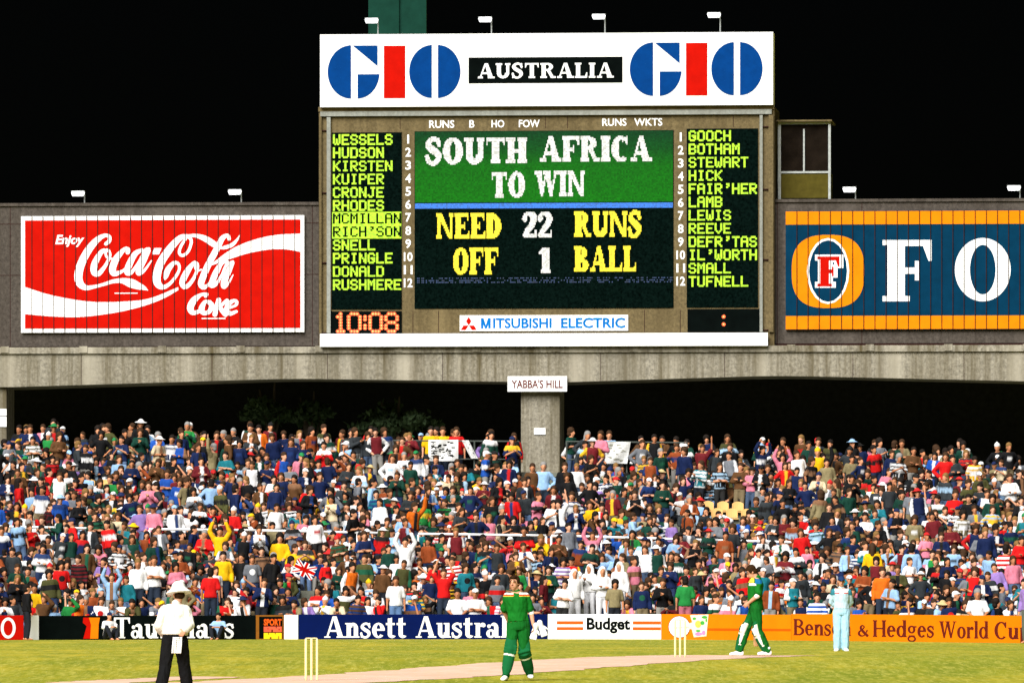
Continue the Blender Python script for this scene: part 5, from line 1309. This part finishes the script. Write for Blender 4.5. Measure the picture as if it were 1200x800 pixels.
def player(label, loc, rz, j, sc, shirt_fn, shirt_mats, trouser_mats, trouser_fn, hairspec, pads, sleeve, shirt_inf=.020, belly=0, gloves=False):
    t = thing('person', label, 'person', loc, rz, 'men out on the field'); t.scale = (sc,) * 3
    def part(name, me):
        o = bpy.data.objects.new(name, me); COL.objects.link(o); o.parent = t; return o
    b = fuse([spine(j, -.004)] + head(j, True) + arms(j, 0, 'wrist', True, True) + legs(j), 'body', .0085, 2)
    paint(b, [K['skin'], K['eye'], K['lip'], K['brow']], face_fn(j)); part('body', b)
    s = fuse([spine(j, shirt_inf, 1.01, -.1 if belly is None else .1 if belly else .02)] + arms(j, shirt_inf - .004, sleeve, False), 'shirt', .011, 3, None, .013 if pads else .009); paint(s, shirt_mats, shirt_fn); part('shirt', s)
    collar = fuse([cap(j['neck'] + V3(0, .005, -.045), j['neck'] + V3(0, .005, .0), .085, .076)], 'collar', .011, 2); paint(collar, [shirt_mats[0]], lambda p: 0); part('collar', collar)
    r = fuse([spine(j, .018, .16 if not belly else .4, -.2)] + legs(j, .014 if pads else .024, 'trouser', False, .012 if pads else .026), 'trousers', .011, 3, None, .012 if pads else .008); paint(r, trouser_mats, trouser_fn); part('trousers', r)
    for s_, sd in (('l', -1), ('r', 1)):
        A_ = j['a' + s_]; sh = fuse([foot(A_, j['tl'] if s_ == 'l' else j['trr'], .012), cap(A_ + V3(0, .01, -.02), A_ + V3(0, .01, .05), .052, .046)], 'shoe', .010, 2)
        paint(sh, [K['white' if pads is not None else 'black']], lambda p: 0); part('shoe', sh)
        if pads:
            Kn = j['k' + s_]; H = j['hip'] + V3(.088 * sd, 0, -.02); d = A_ - Kn; d = d / np.linalg.norm(d); f = V3(0, -1, 0); f = f - d * f.dot(d); f /= np.linalg.norm(f); u = np.cross(d, f)
            up = (H - Kn) / np.linalg.norm(H - Kn)
            rings = [(A_ + f * .045 + V3(0, 0, .0), u * .05, f * .05), (A_ - d * .12 + f * .045, u * .088, f * .066), ((A_ + Kn) / 2 + f * .048, u * .096, f * .072), (Kn + d * .09 + f * .045, u * .100, f * .074), (Kn + f * .048, u * .108, f * .088), (Kn + up * .10 + f * .042, u * .108, f * .072), (Kn + up * .19 + f * .036, u * .090, f * .055)]
            pd = fuse([loft(rings, 20)] + [cap(Kn + u * (-.085) + f * (.085 + q * 0) + d * q, Kn + u * .085 + f * .085 + d * q, .03, .03) for q in (-.05, .0, .05)], 'pad', .011, 1)
            strapped = 'bowed' in label
            paint(pd, [K['pad'], K['strap']], (lambda Kn, d, f, strapped: lambda p: 1 if abs((p - Kn).dot(d) - .10) < .016 and (p - Kn).dot(f) < .15 or strapped and abs((p - Kn).dot(np.cross(d, f))) > .088 and (p - Kn).dot(d) > -.12 and (p - Kn).dot(d) < .34 or abs((p - Kn).dot(d) - .30) < .012 and (p - Kn).dot(f) < .06 else 0)(Kn, d, f, strapped)); part('pad', pd)
    if pads:
        E_, Wr = j['er'], j['wr']; wb = fuse([cap(E_ + (Wr - E_) * .06, E_ + (Wr - E_) * .20, .050, .047)], 'arm_band', .010, 1); paint(wb, [K['white']], lambda p: 0); part('arm_band', wb)
    hm = head_matrix(j)
    if hairspec[0] == 'hair':
        h = fuse([ell((0, .028, .050), .084, .094, .088), ell((0, .045, -.015), .078, .07, .07), ell((0, -.052, .098), .062, .045, .028)] + [ell((x, .0, .03), .018, .045, .05) for x in (-.075, .075)], 'hair', .010, 1)
        paint(h, [K['hair']], lambda p: 0)
    else:
        h = HAIR[hairspec[0]].copy() if hairspec[0] == 'cap' else fuse([ell((0, .012, .10), .098, .112, .098), loft([(V3(0, .01, .020), V3(.178, 0, 0), V3(0, .19, 0)), (V3(0, .01, .030), V3(.182, 0, 0), V3(0, .195, 0)), (V3(0, .01, .075), V3(.125, 0, 0), V3(0, .14, 0)), (V3(0, .01, .10), V3(.10, 0, 0), V3(0, .11, 0))], 24)], 'sun_hat', .011, 2)
        h.materials.clear(); h.materials.append(K[hairspec[1]])
    o = part(hairspec[0].replace(' ', '_'), h); o.matrix_local = hm
    if hairspec[0] != 'hair':
        h = fuse([ell((0, .035, -.01), .078, .078, .06)], 'hair', .011, 1); paint(h, [K['hair']], lambda p: 0); part('hair', h).matrix_local = hm
    return t
def ground_at(px, d): X = (px - 600) * d / FPX; return Vector((X, d, prof(d)))

# batsman standing bareheaded, walking in with his gloves in one hand
j1 = J(hip=(.02, 0, .93), neck=(-.015, .0, 1.485), head=(-.045, -.025, 1.665), yaw=-24, pitch=4, sl=(-.185, .02, 1.425), sr=(.17, 0, 1.425), el=(-.215, .14, 1.17), wl=(-.15, .24, 1.0), er=(.235, .03, 1.17), wr=(.27, -.05, .945), hr=(-1, 0, 0), hl=(1, 0, 0),
       kl=(-.115, -.10, .52), al=(-.195, -.17, .085), tl=-14, kr=(.115, -.03, .50), ar=(.215, .26, .115), trr=6)
def f1(p):
    if 1.452 < p[2] < 1.482 and abs(p[0] + .012) > .05 and p[1] < .1: return 1
    if 1.428 < p[2] <= 1.452 and abs(p[0] + .012) > .045 and p[1] < .1: return 2
    if 1.414 < p[2] <= 1.428 and abs(p[0] + .012) > .045 and p[1] < .1: return 3
    if p[0] > .14 and p[2] > 1.26 and p[1] > -.02: return 4
    return 0
player('batsman in green kit and pads, bareheaded, walking forward before the navy board', ground_at(606, 130), 0, j1, 1.005, f1, [K['green'], K['white'], K['kred'], K['kyel'], K['kblue']], [K['gtrouser']], lambda p: 0, ('hair',), True, 'short')
hp = ground_at(606, 130) + Vector((.285, -.05, .87))
t = thing('batting_gloves', 'white batting gloves dangling from the hand of the bareheaded batsman', 'gloves', hp)
for dx, rot, nm in ((.02, 12, 'glove'), (.13, -20, 'glove')):
    R = rotm(0, 0, rot); pr = [ell(R @ V3(dx, -.02, -.04), .055, .04, .085, R), cap(R @ V3(dx, -.02, .0), R @ V3(dx, -.02, .07), .042, .05)]
    for i in range(4): pr.append(cap(R @ V3(dx - .042 + .028 * i, -.03, -.09), R @ V3(dx - .045 + .03 * i, -.045, -.165), .016, .014))
    pr.append(cap(R @ V3(dx + .05, -.03, -.02), R @ V3(dx + .085, -.045, -.075), .017, .014))
    g_ = fuse(pr, nm, .009, 1); paint(g_, [K['white']], lambda p: 0); o = bpy.data.objects.new(nm, g_); COL.objects.link(o); o.parent = t

# batsman walking across, head bowed, bat trailing
j2 = J(hip=(0, .06, .92), neck=(0, .085, 1.455), head=(0, -.02, 1.60), pitch=38, yaw=0, sl=(-.18, .095, 1.40), sr=(.18, .095, 1.40), el=(-.25, .12, 1.13), wl=(-.20, .05, .90), er=(.245, .10, 1.15), wr=(.16, -.08, 1.0), hl=(1, 0, 0), hr=(-1, 0, 0), lean=-.03,
       kl=(-.10, -.12, .50), al=(-.10, -.24, .09), kr=(.10, .10, .485), ar=(.10, .28, .10))
def f2(p):
    if p[2] > 1.36 and abs(p[0]) > .10 and p[1] > .04: return 4
    if 1.38 < p[2] and p[1] < .02: return 3
    if 1.33 < p[2] < 1.37 and abs(p[0]) > .05 and p[1] < .06: return 1
    return 0
loc2 = ground_at(882, 150)
player('batsman in green kit and pads, head bowed, walking past the orange board', loc2, -math.pi / 2, j2, 1.04, f2, [K['green'], K['white'], K['kred'], K['kyel'], K['kblue']], [K['gtrouser']], lambda p: 0, ('hair',), True, 'short')
bt = thing('cricket_bat', 'pale wooden cricket bat hanging behind the bowed batsman', 'bat', loc2 + Vector((.06, .21, .90)))
k = MB(); k.tube([(0, 0, .12), (0, 0, .02), (.005, 0, -.16)], [.018, .017, .019], 10); k.build('handle', K['grip'], bt, smooth=True)
bl_ = fuse([loft([(V3(.005, 0, -.15), V3(.024, 0, 0), V3(0, .02, 0)), (V3(.006, 0, -.21), V3(.052, 0, 0), V3(0, .024, 0)), (V3(.01, 0, -.5), V3(.054, 0, 0), V3(0, .034, 0)), (V3(.012, 0, -.68), V3(.053, 0, 0), V3(0, .022, 0)), (V3(.013, 0, -.71), V3(.042, 0, 0), V3(0, .016, 0))], 16)], 'blade', .008, 1)
paint(bl_, [K['willow']], lambda p: 0); o = bpy.data.objects.new('blade', bl_); COL.objects.link(o); o.parent = bt

# fielder in pale blue with hands behind his back
j3 = J(el=(-.23, .10, 1.13), er=(.23, .10, 1.13), wl=(-.04, .19, .98), wr=(.05, .20, .95), hl=(0, 1, 0), hr=(0, 1, 0), pitch=8, kl=(-.09, -.03, .49), kr=(.09, -.02, .49), al=(-.10, .01, .075), ar=(.09, .01, .075), tl=-12, trr=12)
def f3(p):
    if abs(p[0]) > .155 and p[2] > 1.30: return 1
    if 1.335 < p[2] < 1.362 and p[1] < 0 and abs(p[0]) > .05: return 2
    if 1.36 < p[2] and p[1] < .03: return 3
    return 0
player('fielder in pale blue kit and navy cap, hands behind back, before the orange board', ground_at(986, 187), 0, j3, 1.05, f3, [K['pale'], K['shade'], K['kred'], K['white']], [K['cyan']], lambda p: 0, ('cap', 'navy'), False, 'long')

# umpire walking away
j4 = J(hip=(0, 0, .90), neck=(-.02, -.03, 1.44), head=(-.055, -.06, 1.60), yaw=22, pitch=10, hs=1.12, belly=.03, sl=(-.175, 0, 1.36), sr=(.175, 0, 1.36), el=(-.235, .08, 1.12), wl=(-.175, .13, 1.05), er=(.25, .02, 1.10), wr=(.17, -.15, .98), hl=(0, -1, 0), hr=(-1, 0, 0),
       kl=(-.135, -.10, .49), al=(-.20, -.14, .08), kr=(.15, .03, .48), ar=(.225, .20, .09), trr=6, tl=-10)
lu = ground_at(205, 122)
player('umpire in white shirt, white sun hat and black trousers, seen from behind', lu, math.pi, j4, 1.03, lambda p: 0, [K['shirt']], [K['black']], lambda p: 0, ('sun hat', 'white'), None, 'long', shirt_inf=.034, belly=1)
tw_ = thing('cloth', 'white cloth hanging from the back pocket of the umpire', 'cloth', lu + Vector((.04, -.19, .96)))
k = MB()
for i in range(4):
    for j in range(8):
        P2 = lambda u, v: (-.085 + .15 * u - .02 * v + .02, -.015 * math.sin(u * 5 + v * 3) - .03 * v * (1 - v), -.26 * v)
        k.face([P2(i / 4, (j + 1) / 8), P2((i + 1) / 4, (j + 1) / 8), P2((i + 1) / 4, j / 8), P2(i / 4, j / 8)])
o = k.build('cloth_sheet', K['white'], tw_, smooth=True); o.modifiers.new('s', 'SOLIDIFY').thickness = .008

# people at the boards
gs = dict(SIT); gs.update(hip=(0, .02, .13), neck=(0, -.06, .64), head=(0, -.10, .80), sl=(-.185, -.05, .585), sr=(.185, -.05, .585), el=(-.27, -.16, .40), er=(.27, -.16, .40), wl=(-.10, -.36, .42), wr=(.10, -.36, .42), kl=(-.20, -.30, .42), kr=(.20, -.30, .42), al=(-.10, -.42, .07), ar=(.10, -.42, .07))
jg = J(**gs)
LIB['sitting on grass'] = dict(j=jg, body=fuse([spine(jg, -.004)] + head(jg) + arms(jg) + legs(jg), 'person_body', .021, 2, .42), long=fuse([spine(jg, .022, 1.0)] + arms(jg, .016, 'long', False), 'person_top', .026, 2, .3),
    short=fuse([spine(jg, .022, 1.0)] + arms(jg, .018, 'short', False), 'person_top', .026, 2, .3), trousers=fuse([spine(jg, .008, .13, -.2)] + legs(jg, .014, 'trouser', False, .015), 'person_trousers', .028, 2, .25))
def atboard(px, off, pose, top, hk, hc, trou, label, rz=0, sc=1, slv='long'):
    d = board_d(px) - off; L = dict(top=top, hk=hk, hcol=HAIRC.get(hc) or HATC[hc], skin=SKIN[1], trou=trou, slv=slv, sc=sc)
    spectator(Vector(((px - 600) * d / FPX, d, 0)), rz, pose, L, True, label, 'people at the boundary boards')
atboard(31.5, .5, 'standing', 'black', 'short', 'dark', DARK, 'guard dressed in black standing between the red board and white panel', rz=1.9, sc=.90)
atboard(127, .6, 'sitting on grass', 'white', 'cap', 'navy', DARK, 'photographer in white top and dark cap crouched beside the coloured seven', rz=.5, sc=.86)
atboard(257, .6, 'sitting on grass', 'pale blue', 'short', 'dark', DARK, 'boy in pale blue shirt sitting on the grass against the black board', rz=-.3, sc=.84, slv='short')
atboard(1205, .8, 'standing', 'lilac', 'short', 'brown', (.10, .11, .09), 'person in lilac top and grey trousers standing at the end of the orange board', rz=-.6)
